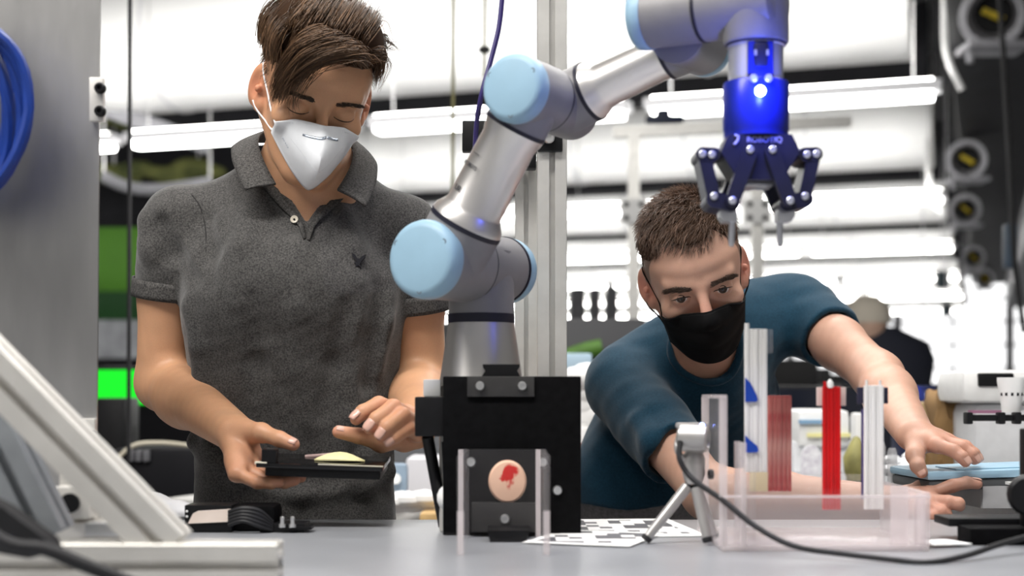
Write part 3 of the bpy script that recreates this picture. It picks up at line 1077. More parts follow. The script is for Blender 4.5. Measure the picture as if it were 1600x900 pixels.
nt.links.new(ln.outputs['Value'], ad.inputs[0])
nt.links.new(nz_.outputs['Fac'], ad.inputs[1])
nt.links.new(ad.outputs[0], rp.inputs['Fac'])
nt.links.new(rp.outputs['Color'], nt.nodes['Principled BSDF'].inputs['Base Color'])
nt.nodes['Principled BSDF'].inputs['Roughness'].default_value = .35
p = W(793, 752, D5 - .013)
mb = MB().lathe(p, (0, -1, 0), [(0, .0235), (.003, .0235), (.006, .021), (.0075, .012), (.008, 0)], 36)
td = mb.build('tissue_disc', MT, tb, label='round cream tissue disc with a red patch')
td.scale.z = 1.12
# acrylic guard
MAC = mat('clear_acrylic', (.93, .88, .89), .12, alpha=.10, spec=.6)
MACE = mat('acrylic_edge', (.92, .84, .85), .15, alpha=.38, spec=.6)
for (x, yt) in ((727, 702), (849, 702)):
    dn = 1.60
    c = Vector((W(x, 0, D5 - .05).x, D5 - .075, 0))
    zt = W(0, yt, D5 - .03).z
    MB().box((c.x, D5 - .115, (zt + TZ) / 2), (.0075, .19, zt - TZ), bev=.0008).build('acrylic_side', MAC, tb)
    MB().box((c.x - .006, D5 - .034, (zt + TZ) / 2), (.006, .004, zt - TZ)).build('acrylic_edge', MACE, tb)
    MB().box((c.x, D5 - .211, (zt + TZ) / 2 - .03), (.007, .004, zt - TZ - .06)).build('acrylic_edge', MACE, tb)
MB().box((W(788, 0, D5 - .06).x, D5 - .17, TZ + .0028), (.15, .32, .004), bev=.0008).build('acrylic_base', mat('thin_acrylic', (.9, .86, .87), .1, alpha=.010), tb)
c, s = onb(733, 702, 845, 830, D5 - .03, .003)
MB().box(c, s).build('acrylic_front', mat('thin_acrylic', (.9, .86, .87), .1, alpha=.010), tb)
# leaning black rod and white foam behind the box
a, b = W(668, 682, D5 + .02), W(694, 812, D5 + .06)
b.z = TZ + .006
MB().tube([a, b], .0075, 10).build('leaning_rod', BLACK, tb)
mb = MB().ball(W(702, 778, D5 + .03), .016, 14, (1, 1, 1.1))
mb.build('foam_lump', PAPER, label='white foam scrap behind the black test box', category='foam')
MB().tube(spline([W(691, 690, D5 + .03), W(693, 730, D5 + .035), W(694, 765, D5 + .04)]), .0012, 6).build('thin_wire', RUBBER, label='thin black wire beside the leaning rod', category='wire')

# printed marker sheets on the bench
MPRN = bpy.data.materials.new('printed_markers')
MPRN.use_nodes = True
nt = MPRN.node_tree
tcn = nt.nodes.new('ShaderNodeTexCoord')
mp = nt.nodes.new('ShaderNodeMapping')
mp.inputs['Scale'].default_value = (62, 45, 1)
sn = nt.nodes.new('ShaderNodeVectorMath')
sn.operation = 'FLOOR'
wn = nt.nodes.new('ShaderNodeTexWhiteNoise')
wn.noise_dimensions = '2D'
gt = nt.nodes.new('ShaderNodeMath')
gt.operation = 'GREATER_THAN'
gt.inputs[1].default_value = .56
mx = nt.nodes.new('ShaderNodeMix')
mx.data_type = 'RGBA'
mx.inputs[6].default_value = (.84, .83, .83, 1)
mx.inputs[7].default_value = (.08, .08, .09, 1)
nt.links.new(tcn.outputs['Object'], mp.inputs['Vector'])
nt.links.new(mp.outputs[0], sn.inputs[0])
nt.links.new(sn.outputs[0], wn.inputs['Vector'])
nt.links.new(wn.outputs['Value'], gt.inputs[0])
nt.links.new(gt.outputs[0], mx.inputs[0])
nt.links.new(mx.outputs[2], nt.nodes['Principled BSDF'].inputs['Base Color'])
nt.nodes['Principled BSDF'].inputs['Roughness'].default_value = .7
for (x, d0, d1, w, rz, lab) in [(975, 1.74, 1.975, .165, .10, 'printed black and white marker sheet behind the mini tripod'), (930, 1.64, 1.80, .13, -.35, 'printed marker sheet next to the black test box')]:
    rt = root('marker_sheet', ((x - 800) / F * (d0 + d1) / 2, (d0 + d1) / 2, TZ), lab, 'paper')
    c = Vector((rt.location.x, rt.location.y, TZ + .0012 + (.0008 if x < 950 else 0)))
    MB().box(c, (w, d1 - d0, .0008), rz=rz).build('sheet_paper', PAPER, rt)
    MB().box(c + Vector((0, 0, .0006)), (w * .82, (d1 - d0) * .82, .0003), rz=rz).build('printed_area', MPRN, rt)

# ------------------------------------------------------------------ mini tripod with a tiny camera
D6 = 1.68
tr = root('tripod_camera', (W(1082, 0, D6).x, D6, TZ), 'silver mini tripod carrying a tiny silver webcam', 'tripod')
MSIL = mat('silver_plastic', (.46, .45, .44), .35, .6, var=.04)
hub = W(1084, 748, D6)
MB().lathe(hub + Vector((0, 0, -.006)), (0, 0, 1), [(0, .010), (.012, .0135), (.03, .0135), (.037, .011), (.04, .006), (.048, .005)], 24).build('tripod_hub', MSIL, tr)
for (fx_, fy_, fd) in ((1008, 846, 1.67), (1106, 854, 1.655), (1116, 842, 1.70)):
    f = W(fx_, fy_, fd)
    f.z = TZ + .004
    t0 = hub + (f - hub).normalized() * .012
    lg = MB().tube([t0, f + (t0 - f) * .06], [.0066, .0056], 14).build('leg', MSIL, tr)
    MB().tube([f + (t0 - f) * .07, f], [.0068, .006], 14).build('rubber_foot', RUBBER, lg)
    MB().tube([t0 - (f - hub).normalized() * .004, t0 + (f - hub).normalized() * .006], .0058, 12).build('leg_collar', BLACK, lg)
MB().lathe(W(1106, 741, D6 - .004), (1, 0, 0), [(0, .004), (.001, .006), (.006, .006), (.007, .004)], 12).build('lock_knob', BLACK, tr)
MB().ball(W(1086, 713, D6), .0075, 14).build('ball_joint', MSIL, tr)
hc_ = W(1083, 685, D6)
MB().lathe(hc_ + Vector((-.018, -.004, .001)), (1, -.35, -.05), [(0, .012), (.003, .016), (.026, .0165), (.034, .015), (.036, .011), (.032, .010)], 28).build('webcam_body', MSIL, tr)
MB().box(hc_ + Vector((-.001, 0, .0155)), (.038, .022, .006), bev=.002, rz=-.2).build('webcam_top', MSIL, tr)
MB().ball(W(1097, 665, D6 - .012), .003, 10).build('indicator_light', mat('blue_led', (.3, .4, 1)), tr)
MB().tube(spline([W(1062, 680, D6 + .002), W(1058, 700, D6 - .006), W(1066, 715, D6 - .004), W(1078, 722, D6)]), .004, 10).build('webcam_bracket', MSIL, tr)
MB().tube(spline([W(1063, 690, D6 - .02), W(1062, 718, D6 - .03), W(1082, 748, D6 - .04), W(1130, 782, 1.585), W(1180, 822, 1.56), W(1240, 853, 1.53), W(1320, 866, 1.50), W(1400, 875, 1.48), W(1450, 879, 1.47), W(1510, 868, 1.50), W(1570, 848, 1.55), W(1640, 830, 1.60)], 10), .0032, 8).build('webcam_cable', RUBBER, label='long black webcam cable curving across the near bench', category='cable')

# ------------------------------------------------------------------ acrylic rack with strips
ac = root('acrylic_rack', (W(1285, 0, 1.66).x, 1.66, TZ), 'clear acrylic rack with low walls holding the strips', 'rack')
xl, xr = W(1126, 0, 1.6).x, W(1446, 0, 1.6).x
y0, y1 = 1.585, 1.80
zt = TZ + .172
xm = (xl + xr) / 2


def panel(n, c, s, m=MAC):
    return MB().box(c, s, bev=.0006).build(n, m, ac)


panel('base_panel', (xm, (y0 + y1) / 2, TZ + .0038), (xr - xl, y1 - y0, .006), MACE)
panel('front_wall', (xm, y0, TZ + .0335), (xr - xl, .005, .055), mat('rose_acrylic', (.90, .80, .81), .15, alpha=.14))
panel('back_wall', (xm, y1, TZ + .040), (xr - xl, .005, .068))
panel('tall_end_wall', (xl, 1.66, TZ + .006 + .083), (.006, .15, .166))
for yy in (1.588, 1.735):
    panel('wall_edge', (xl + .001, yy, TZ + .006 + .083), (.009, .004, .166), MACE)
panel('wall_edge', (xl + .0010, 1.66, zt + .001), (.0085, .15, .004), MACE)
panel('inner_wall', (xl + .022, 1.60, TZ + .006 + .058), (.006, .05, .116), MACE)
panel('inner_divider', (xl + .045, 1.70, TZ + .006 + .05), (.005, .11, .10))
panel('low_end_wall', (xr, 1.69, TZ + .036), (.005, .2, .06), MACE)
panel('corner_post', (W(1405, 0, 1.62).x, 1.62, TZ + .036), (.020, .004, .07), MACE)
panel('corner_post', (W(1438, 0, 1.62).x, 1.62, TZ + .032), (.006, .03, .062), MACE)
panel('shelf_panel', (xm, 1.69, TZ + .064), (xr - xl - .01, .2, .003), mat('thin_acrylic', (1, 1, 1)))
panel('front_lip', (xm, y0 - .004, TZ + .062), (xr - xl, .006, .003), MACE)

MST = mat('white_print_strip', (.82, .81, .79), .5, var=.05, scale=12, bump=.3, bscale=120, stretch=(4, 4, .3))
MRED = mat('red_print_strip', (.55, .004, .006), .35, var=.25, scale=20, bump=.3, bscale=150, stretch=(4, 4, .4))
MRT = mat('red_tissue', (.45, .02, .03), .3, col2=(.75, .42, .36), scale=55, alpha=.92, stretch=(1, 1, .4))


def strip(name, x0, x1, yt, yb, d, th, m, lab, cat='strip'):
    c, s = onb(x0, yt, x1, yb, d, th)
    rt = root(name, (c.x, c.y, c.z - s[2] / 2), lab, cat, 'test strips in the acrylic rack')
    n = 5
    for k in range(n):
        w = s[0] / n
        MB().box((c.x - s[0] / 2 + w * (k + .5), c.y + .0008 * (k % 2), c.z), (w * 1.02, s[1], s[2]), bev=.0012).build('filament_rib', m, rt)
    return rt, c, s


DS = 1.665
rt, c, s = strip('test_strip', 1164, 1199, 514, 738, DS, .006, MST, 'tallest white strip with two blue wedges in the rack')
MB().cyl(W(1167, 515, DS + .003), W(1167, 505, DS + .003), .0028, n=10).build('strip_pin', MST, rt)
for (ya, yb, xo) in ((590, 628, 1184), (680, 707, 1185)):
    poly = [(W(x, y, DS).x, W(x, y, DS).z) for x, y in ((1164, ya), (1172, ya + 8), (xo - 2, yb - 10), (xo, yb - 3), (xo - 3, yb), (1164, yb))]
    MB().prism(poly, (0, DS - .002, 0), (1, 0, 0), (0, 0, 1), (0, 1, 0), .002).build('blue_wedge', mat('blue_vinyl', (.01, .06, .42), .35), rt)
c2, s2 = onb(1199, 515, 1208, 552, DS + .003, .004)
MB().box(c2, s2, bev=.001).build('clear_clip', MAC, rt)
c2, s2 = onb(1172, 738, 1200, 768, DS, .006)
MB().box(c2, s2, bev=.001).build('cream_tip', mat('cream_tip', (.75, .64, .42), .5, alpha=.8), rt)
rt, c, s = strip('tissue_strip', 1200, 1237, 618, 768, DS + .03, .006, MRT, 'blotchy red tissue strip behind the tallest white strip')
rt, c, s = strip('test_strip', 1286, 1314, 604, 797, DS - .01, .006, MRED, 'bright red strip with a pale clip in the rack')
MB().cyl(W(1289, 606, DS - .008), W(1289, 596, DS - .008), .0018, n=8).build('strip_pin', MRED, rt)
MB().lathe(W(1297, 606, DS - .006), (0, 0, 1), [(0, .0045), (.006, .004), (.010, .0012), (.0105, 0)], 12).build('white_cone', WHITE, rt)
c2, s2 = onb(1277, 605, 1322, 634, DS, .006)
MB().box(c2, s2, bev=.001).build('pale_clip', mat('pale_pink_clip', (.80, .66, .62), .5), rt)
rt, c, s = strip('test_strip', 1351, 1381, 602, 796, DS - .01, .006, MST, 'shorter white strip with a dark clip and two pins')
for x in (1354, 1375):
    MB().cyl(W(x, 604, DS - .006), W(x, 594, DS - .006), .0016, n=8).build('strip_pin', MST, rt)
c2, s2 = onb(1340, 605, 1388, 631, DS, .006)
MB().box(c2, s2, bev=.001).build('dark_clip', mat('navy_clip', (.02, .02, .05), .5), rt)
c2, s2 = onb(1347, 640, 1352, 780, DS + .002, .006)
MB().box(c2, s2, bev=.001).build('navy_edge', mat('navy_edge', (.05, .03, .16), .5), rt)

# ------------------------------------------------------------------ right: second bench, tablet, black gadget
sb = root('side_bench', (W(1640, 0, 2.3).x, 2.3, 0), 'pale grey side bench corner that carries the tablet', 'bench')
zs = CZ - (757 - HOR) / F * 2.06
xL = W(1536, 0, 2.03).x
poly = [(xL, 2.03), (xL + .75, 2.03), (xL + .75, 2.55), (W(1478, 0, 2.16).x + .02, 2.55), (W(1478, 0, 2.16).x, 2.16)]
MB().prism(poly, (0, 0, zs - .032), (1, 0, 0), (0, 1, 0), (0, 0, 1), .032).build('bench_top', mat('pale_grey_laminate', (.50, .50, .51), .4, var=.05), sb)
MB().box((xL + .40, 2.32, zs - .032 - .35), (.66, .44, .70), bev=.005).build('cabinet_body', WHITE, sb)
MB().box((xL + .40, 2.32, (zs - .73) / 2), (.6, .40, zs - .73), bev=.005).build('plinth', MGREY, sb)

tz = zs + .004
tbx = W(1446, 0, 2.03).x
tab = root('tablet_case', (tbx + .15, 2.15, tz), 'tablet in a light blue case between the two hands', 'tablet')
RT = Matrix.Rotation(math.radians(-2), 3, 'Y') @ Matrix.Rotation(math.radians(-.5), 3, 'X')
c = Vector((tbx + .155, 2.13, W(0, 744, 2.06).z))
MB().box(c + Vector((0, 0, -.008)), (.30, .20, .016), R=RT, bev=.005).build('tablet_body', mat('dark_grey_body', (.08, .085, .09), .4), tab)
MB().box(c + RT @ Vector((0, 0, .006)), (.306, .205, .012), R=RT, bev=.005).build('blue_shell', mat('light_blue_case', (.30, .47, .60), .4, var=.03), tab)
MB().box(c + RT @ Vector((.02, -.03, .0125)), (.25, .10, .003), R=RT, bev=.001).build('shell_ridge', mat('light_blue_case', (1, 1, 1)), tab)
MB().box(c + Vector((.05, .0, -.024)), (.14, .14, .016), bev=.003).build('stand_block', BLACK, tab)
MB().box(W(1585, 754, 2.035) , (.03, .05, .004)).build('paper_slip', PAPER, label='small white paper slip under the tablet', category='paper')

bg = root('black_gadget', (W(1545, 0, 1.68).x, 1.68, TZ), 'flat black gadget on the bench under the webcam cable', 'gadget')
c, s = onb(1482, 832, 1680, 846, 1.70, .06)
c.z = TZ + .022
MB().box(c, (s[0], .06, .010), bev=.002).build('gadget_plate', BLACK, bg)
c, s = onb(1503, 838, 1680, 856, 1.68, .05)
MB().box((c.x, 1.675, TZ + .010), (s[0], .05, .020), bev=.003).build('gadget_base', BLACK_MATT, bg)
MB().lathe(W(1606, 745, 1.66) + Vector((0, 0, -.02)), (-.3, -1, 0), [(0, .02), (.008, .024), (.02, .024), (.026, .02), (.026, 0)], 20).build('gadget_dial', BLACK, bg)
MB().box((W(1612, 0, 1.68).x, 1.68, TZ + .07), (.022, .022, .13), bev=.002).build('gadget_post', BLACK, bg)
MB().box(W(1470, 849, 1.65) + Vector((0, 0, .001)), (.05, .05, .0015), rz=.3).build('paper_scrap', PAPER, label='bright white paper scrap beside the black gadget', category='paper')

# ------------------------------------------------------------------ aluminium posts behind the robot
po = root('slotted_post', (W(862, 0, 2.06).x, 2.06, 0), 'tall slotted aluminium post behind the robot elbow', 'post')
x = W(862, 0, 2.06).x
mb = MB()
extrusion(mb, Vector((x, 2.06, 0)), Vector((x, 2.06, HC)), .0425)
mb.build('post_profile', ALU, po)
c, s = onb(840, 196, 879, 236, 2.03, .012)
pb = MB().box(c, s, bev=.002).build('post_bracket', BLACK, po)
for (x_, y_, r) in ((857, 215, .009), (843, 213, .0065)):
    MB().lathe(W(x_, y_, 2.028), (0, -1, 0), [(0, r), (.004, r), (.006, r * .8), (.006, r * .45), (.003, r * .45)], 18).build('bolt', STEEL, pb)
c, s = onb(722, 188, 842, 236, 2.045, .02)
MB().box(c, s, bev=.002).build('bracket_arm', BLACK, po)
c, s = onb(808, 234, 838, 262, 2.05, .03)
MB().box(c, s, bev=.002).build('bracket_block', BLACK, po)
p2 = root('slotted_post', (W(822, 0, 2.12).x, 2.12, 0), 'shorter slotted aluminium post ending below the black bracket', 'post')
x = W(822, 0, 2.12).x
mb = MB()
extrusion(mb, Vector((x, 2.12, 0)), Vector((x, 2.12, W(0, 255, 2.12).z)), .033)
mb.build('post_profile', ALU, p2)
MB().tube(spline([W(786, -20, 1.98), W(780, 40, 1.98), W(768, 90, 1.98), W(752, 150, 1.98), W(744, 200, 2.0), W(742, 260, 2.02)]), .0035, 8).build('robot_cable', mat('violet_cable', (.03, .02, .12), .4), label='dark violet cable running down behind the robot elbow', category='cable')
# ------------------------------------------------------------------ robot arm
GR = mat('robot_grey', (0.235, 0.23, 0.235), 0.5, 0.15, var=0.05, scale=30, bump=0.05, bscale=500)
SIL = mat('robot_silver', (0.72, 0.70, 0.68), 0.33, 0.85, var=0.04, scale=14)
CAPB = mat('robot_light_blue', (0.28, 0.44, 0.56), 0.45, var=0.03, scale=30, bump=0.05, bscale=400)
SEAL = mat('robot_seal', (0.010, 0.010, 0.022), 0.5)
ra = root('jointed_robot', (W(752, 0, 1.86).x, 1.86, TZ), 'grey and silver jointed robot arm with light blue caps and a blue lit gripper', 'robot')
A = Vector((-.5, -.866, 0)).normalized()
Bv = Vector((.866, -.5, 0)).normalized()
Zv = Vector((0, 0, 1))


def zz(y, d):
    return CZ + (HOR - y) / F * d


bx, by = W(752, 0, 1.86).x, 1.86
S0 = Vector((bx, by, zz(418, 1.86)))
# pedestal, flange, base cone
MB().box((bx, by, (TZ + CZ - .012) / 2), (.105, .105, CZ - .012 - TZ), bev=.004).build('pedestal', ALU_MATT, ra)
z590, z505, z492 = zz(592, 1.86), zz(505, 1.86), zz(491, 1.86)
MB().lathe((bx, by, CZ - .012), Zv, [(0, .064), (.018, .064), (.022, .056), (z590 - CZ + .012, .054), (z505 - CZ + .012, .0432)], 48).build('base_cone', SIL, ra)
MB().box((bx - .062, by - .035, CZ + .003), (.022, .022, .022), bev=.002).build('base_lug', WHITE, ra)
MB().lathe((bx, by, z505), Zv, [(0, .0438), (z492 - z505, .0438)], 48).build('base_seal', SEAL, ra)
# shoulder housing: vertical barrel turning into the joint axis
sh = MB().lathe((bx, by, z492), Zv, [(0, .0428), (S0.z - z492, .0428), (S0.z - z492 + .02, .041)], 48)
sh.build('shoulder_housing', GR, ra)
so = MB().lathe(S0 - A * .052, A, [(0, .043), (.004, .0445), (.085, .0445)], 48).build('shoulder_barrel', GR, ra)


def bluecap(center, axis, r, th, name='blue_cap'):
    m = MB().lathe(center, axis, [(0, r * .985), (.002, r), (th * .55, r), (th * .8, r * .965), (th * .95, r * .88), (th, r * .78), (th, 0)], 48)
    o = m.build(name, CAPB, ra, label='light blue joint cap')
    s, n, a = frame_from(axis)
    for g in (.5, 2.6, 4.7):
        q = center + (s * math.cos(g) + n * math.sin(g)) * r * .80 + axis * (th * .93)
        MB().lathe(q - axis * .001, axis, [(0, r * .085), (.0022, r * .085), (.0022, r * .055), (.0008, r * .05), (.0008, 0)], 12).build('cap_screw', mat('dark_screw', (.18, .22, .26), .4, .6), o)
    return o


MB().lathe(S0 - A * .054, A, [(0, .0452), (.003, .0452)], 48).build('cap_seal', SEAL, ra)
bluecap(S0 - A * .054, -A, .0445, .024)
# upper arm joint
MB().lathe(S0 + A * .033, A, [(0, .0465), (.004, .0465)], 48).build('joint_seal', SEAL, ra)
MB().lathe(S0 + A * .037, A, [(0, .0475), (.083, .0478)], 48).build('upper_arm_barrel', GR, ra)
bluecap(S0 + A * .120, A, .0488, .026)
Q2 = S0 + A * .085
E = Vector((.0225, 1.7195, zz(147, 1.7195)))
Ein = Q2 + Bv * (E - Q2).dot(Bv) + Zv * (E.z - Q2.z)
E = Ein
up = (E - Q2).normalized()
LU = (E - Q2).length
MB().lathe(Q2, up, [(0, .0470), (.052, .0468)], 48).build('upper_arm_knuckle', GR, ra)
MB().lathe(Q2 + up * .052, up, [(0, .0475), (.006, .0475)], 48).build('joint_seal', SEAL, ra)
MB().lathe(Q2 + up * .058, up, [(0, .0468), (.006, .0455), (.016, .0385), (.020, .0365), (LU - .122, .0345), (LU - .112, .0372), (LU - .104, .0388)], 48, cap=True).build('upper_arm_tube', SIL, ra)
MB().lathe(Q2 + up * (LU - .046), up, [(0, .0392), (.005, .0392)], 48).build('joint_seal', SEAL, ra)
MB().lathe(Q2 + up * (LU - .041), up, [(0, .0385), (.041, .0390)], 48).build('elbow_knuckle', GR, ra)
# lettering on the tube: short printed bars and a mark
s_, n_, a_ = frame_from(up, A)


def on_tube(base, ax, r, ang, t):
    s, n, a = frame_from(ax, A)
    return base + ax * t + (s * math.cos(ang) + n * math.sin(ang)) * r


def text_on(name, body, loc, ex, ey, size, m, parent, depth=.0003):
    cu = bpy.data.curves.new(name, 'FONT')
    cu.body = body
    cu.size = size
    cu.extrude = depth
    cu.align_x = 'CENTER'
    cu.align_y = 'CENTER'
    tmp = bpy.data.objects.new(name, cu)
    COL.objects.link(tmp)
    dg = bpy.context.evaluated_depsgraph_get()
    me = bpy.data.meshes.new_from_object(tmp.evaluated_get(dg))
    bpy.data.objects.remove(tmp)
    ex, ey = Vector(ex).normalized(), Vector(ey).normalized()
    ez = ex.cross(ey)
    R = Matrix((ex, ey, ez)).transposed()
    vs = [Vector(loc) + R @ v.co for v in me.vertices]
    fs = [tuple(p.vertices) for p in me.polygons]
    mb = MB()
    mb.add(vs, fs)
    bpy.data.meshes.remove(me)
    return mb.build(name, m, parent, smooth=0, recalc=False)


tube_c = Q2 + up * .058
los = (Vector((0, 0, CZ)) - (Q2 + up * .1)).normalized()
fr_n = (los - up * los.dot(up)).normalized()
fr_s = up.cross(fr_n)
for (t, off, txt, sz) in ((.030, -.9, 'UR', .010), (.062, -.85, 'UNIVERSAL ROBOTS', .0062)):
    nrm = (fr_n * math.cos(off) + fr_s * math.sin(-off) * -1).normalized()
    nrm = (fr_n * math.cos(off) + (-fr_s if (-fr_s).x < 0 else fr_s) * abs(math.sin(off))).normalized()
    pos = Q2 + up * (.058 + .006 + t) + nrm * .0372
    ex = up.cross(nrm) * -1
    ex = ex if ex.x > 0 else -ex
    if txt == 'UR':
        text_on('lettering', txt, pos, ex, ex.cross(nrm) * -1 if (ex.cross(nrm) * -1).dot(up) > 0 else ex.cross(nrm), sz, INK, ra)
    else:
        ey = -ex
        text_on('lettering', 'ROBOTS', pos, ex, up, .0068, INK, ra)
        MB().box(pos + up * .016, (.012, .001, .0006), R=Matrix((ex, nrm, up)).transposed()).build('print_line', INK, ra)

# elbow: front barrel with cap, rear barrel with the forearm
MB().lathe(E - A * .030, A, [(0, .0405), (.062, .0405)], 48).build('elbow_barrel', GR, ra)
bluecap(E + A * .032, A, .0412, .022)
MB().lathe(E - A * .034, A, [(0, .0400), (.004, .0400)], 48).build('joint_seal', SEAL, ra)
E2 = E - A * .075
MB().lathe(E - A * .112, A, [(0, .034), (.006, .0385), (.078, .0390)], 48).build('elbow_rear_barrel', GR, ra)
W1 = Vector((.226, 1.7186, zz(72, 1.7186)))
W1 = E2 + Bv * (W1 - E2).dot(Bv) + Zv * (W1.z - E2.z)
fd = (W1 - E2).normalized()
LFm = (W1 - E2).length
MB().lathe(E2, fd, [(0, .0385), (.040, .0375)], 48).build('forearm_knuckle', GR, ra)
MB().lathe(E2 + fd * .040, fd, [(0, .0378), (.005, .0378)], 48).build('joint_seal', SEAL, ra)
MB().lathe(E2 + fd * .045, fd, [(0, .0365), (.006, .0345), (.014, .0290), (.020, .0283), (LFm - .090, .0270), (LFm - .082, .0275)], 48).build('forearm_tube', SIL, ra)
MB().lathe(E2 + fd * (LFm - .037), fd, [(0, .0310), (.005, .0310)], 48).build('joint_seal', SEAL, ra)
MB().lathe(E2 + fd * (LFm - .032), fd, [(0, .0315), (.034, .0325)], 48).build('wrist_knuckle', GR, ra)
# wrist one barrel runs forward along the joint axis
MB().lathe(W1 - A * .035, A, [(0, .030), (.004, .0335), (.080, .0340)], 40).build('wrist_barrel', GR, ra)
bluecap(W1 - A * .035, -A, .033, .016)
C5 = Vector((.188, 1.645, zz(22, 1.645)))
MB().lathe(C5 - Bv * .030, Bv, [(0, .0360), (.064, .0365)], 48).build('wrist_cross_barrel', GR, ra)
bluecap(C5 - Bv * .030, -Bv, .0372, .019)
MB().lathe(C5 + Bv * .034, Bv, [(0, .0373), (.004, .0373)], 48).build('joint_seal', SEAL, ra)
G0 = C5 + Bv * .092
MB().lathe(C5 + Bv * .038, Bv, [(0, .0365), (.054, .0370), (.085, .036), (.090, .030)], 48).build('wrist_end_barrel', GR, ra)
dG = G0.y
sc = F / dG


def gz(y):
    return zz(y, dG)


GX = W(1181, 0, dG).x
GY = dG
MB().lathe((GX, GY, gz(-60)), (0, 0, -1), [(0, .030), (.004, .0368), (gz(-60) - gz(66), .0368), (gz(-60) - gz(70), .035)], 48).build('tool_barrel', GR, ra)

# gripper
MGB = mat('gripper_dark_blue_black', (0.012, 0.013, 0.036), 0.38, var=0.15, scale=40)  # black plastic with a little of the LED's blue glow in its colour
MGP = mat('gripper_led_tint', (0.010, 0.020, 0.24), 0.3, var=0.08, scale=30)  # black as well; the blue LED glow is mixed into its colour
MGS = mat('gripper_silver', (.66, .67, .72), .3, .7)
gp = MB().lathe((GX, GY, gz(66)), (0, 0, -1), [(0, .0325), (gz(66) - gz(74), .0325), (gz(66) - gz(75), .0305), (gz(66) - gz(132), .0305)], 48).build('gripper', MGS, ra, label='black two finger gripper tinted with the glow of its blue light')
dz = gz(66) - gz(74)
MB().lathe((GX, GY, gz(65)), (0, 0, -1), [(0, .0335), (dz, .0335)], 48).build('coupling_ring', MGB, gp)
MB().box((GX, GY - .024, (gz(74) + gz(132)) / 2), (.0285, .016, gz(74) - gz(132)), bev=.002).build('connector_panel', MGP, gp)
MB().box((GX, GY - .033, gz(96)), (.015, .006, .026), bev=.006).build('connector_plug', MGB, gp)
for dx in (-.0065, .0065):
    MB().box((GX + dx, GY - .0365, gz(94)), (.0025, .002, .006)).build('plug_pin', MGS, gp)
MB().lathe((GX, GY, gz(130)), (0, 0, -1), [(0, .0355), (.002, .0368), (gz(130) - gz(205), .0368), (gz(130) - gz(207), .036), (gz(130) - gz(217), .036)], 48).build('gripper_ring', MGP, gp)
for dx in (-12, 11):
    p = Vector((GX + dx / sc, GY - .034, gz(133)))
    MB().lathe(p, (0, -1, 0), [(0, .0045), (.003, .0045), (.0042, .0035)], 14).build('screw', MGS, gp)
led = Vector((GX - 2 / sc, GY - .0375, gz(153)))
MB().ball(led, .0058, 14).build('light_lens', mat('gripper_led', (.6, .7, 1), .3, emit=60, ecol=(.25, .35, 1)), gp)
pl = bpy.data.lights.new('gripper_light', 'POINT')
pl.energy = .55
pl.color = (.06, .10, 1)
pl.shadow_soft_size = .006
plo = bpy.data.objects.new('gripper_light', pl)
plo.location = led + Vector((0, -.035, 0))
COL.objects.link(plo)
# shaped palm
poly = [(-48, 217), (48, 217), (56, 232), (60, 245), (34, 287), (-34, 287), (-60, 245), (-56, 232)]
MB().prism([(GX + x / sc, gz(y)) for x, y in poly], (0, GY - .030, 0), (1, 0, 0), (0, 0, 1), (0, 1, 0), .058).build('gripper_palm', MGB, gp)
text_on('lettering', 'ROBOTIQ', (GX + 6 / sc, GY - .0308, gz(226)), (1, 0, 0), (0, 0, 1), .0088, mat('pale_lettering', (.45, .45, .75), .5), gp)
MB().tube([Vector((GX + x / sc, GY - .0312, gz(y))) for x, y in ((-40, 219), (-34, 221), (-35, 226), (-38, 231), (-41, 233))], .0014, 6).build('logo_mark', mat('pale_lettering', (1, 1, 1)), gp)
MB().box((GX, GY, gz(291)), (.034, .03, .005), bev=.001).build('palm_pad', MGS, gp)


def link(mb, pts, w, y, th):
    """flat link plate with rounded ends along a line of pixel points in the gripper plane"""
    P = [Vector((GX + x / sc, 0, gz(yy))) for x, yy in pts]
    for i in range(len(P) - 1):
        a, b = P[i], P[i + 1]
        t = (b - a).normalized()
        n = Vector((-t.z, 0, t.x))
        poly = []
        for k in range(9):
            g = -math.pi / 2 + math.pi * k / 8
            q = b + (t * math.cos(g) + n * math.sin(g)) * w
            poly.append((q.x, q.z))
        for k in range(9):
            g = math.pi / 2 + math.pi * k / 8
            q = a + (t * math.cos(g) + n * math.sin(g)) * w
            poly.append((q.x, q.z))
        mb.prism(poly, (0, y, 0), (1, 0, 0), (0, 0, 1), (0, 1, 0), th)
    return mb


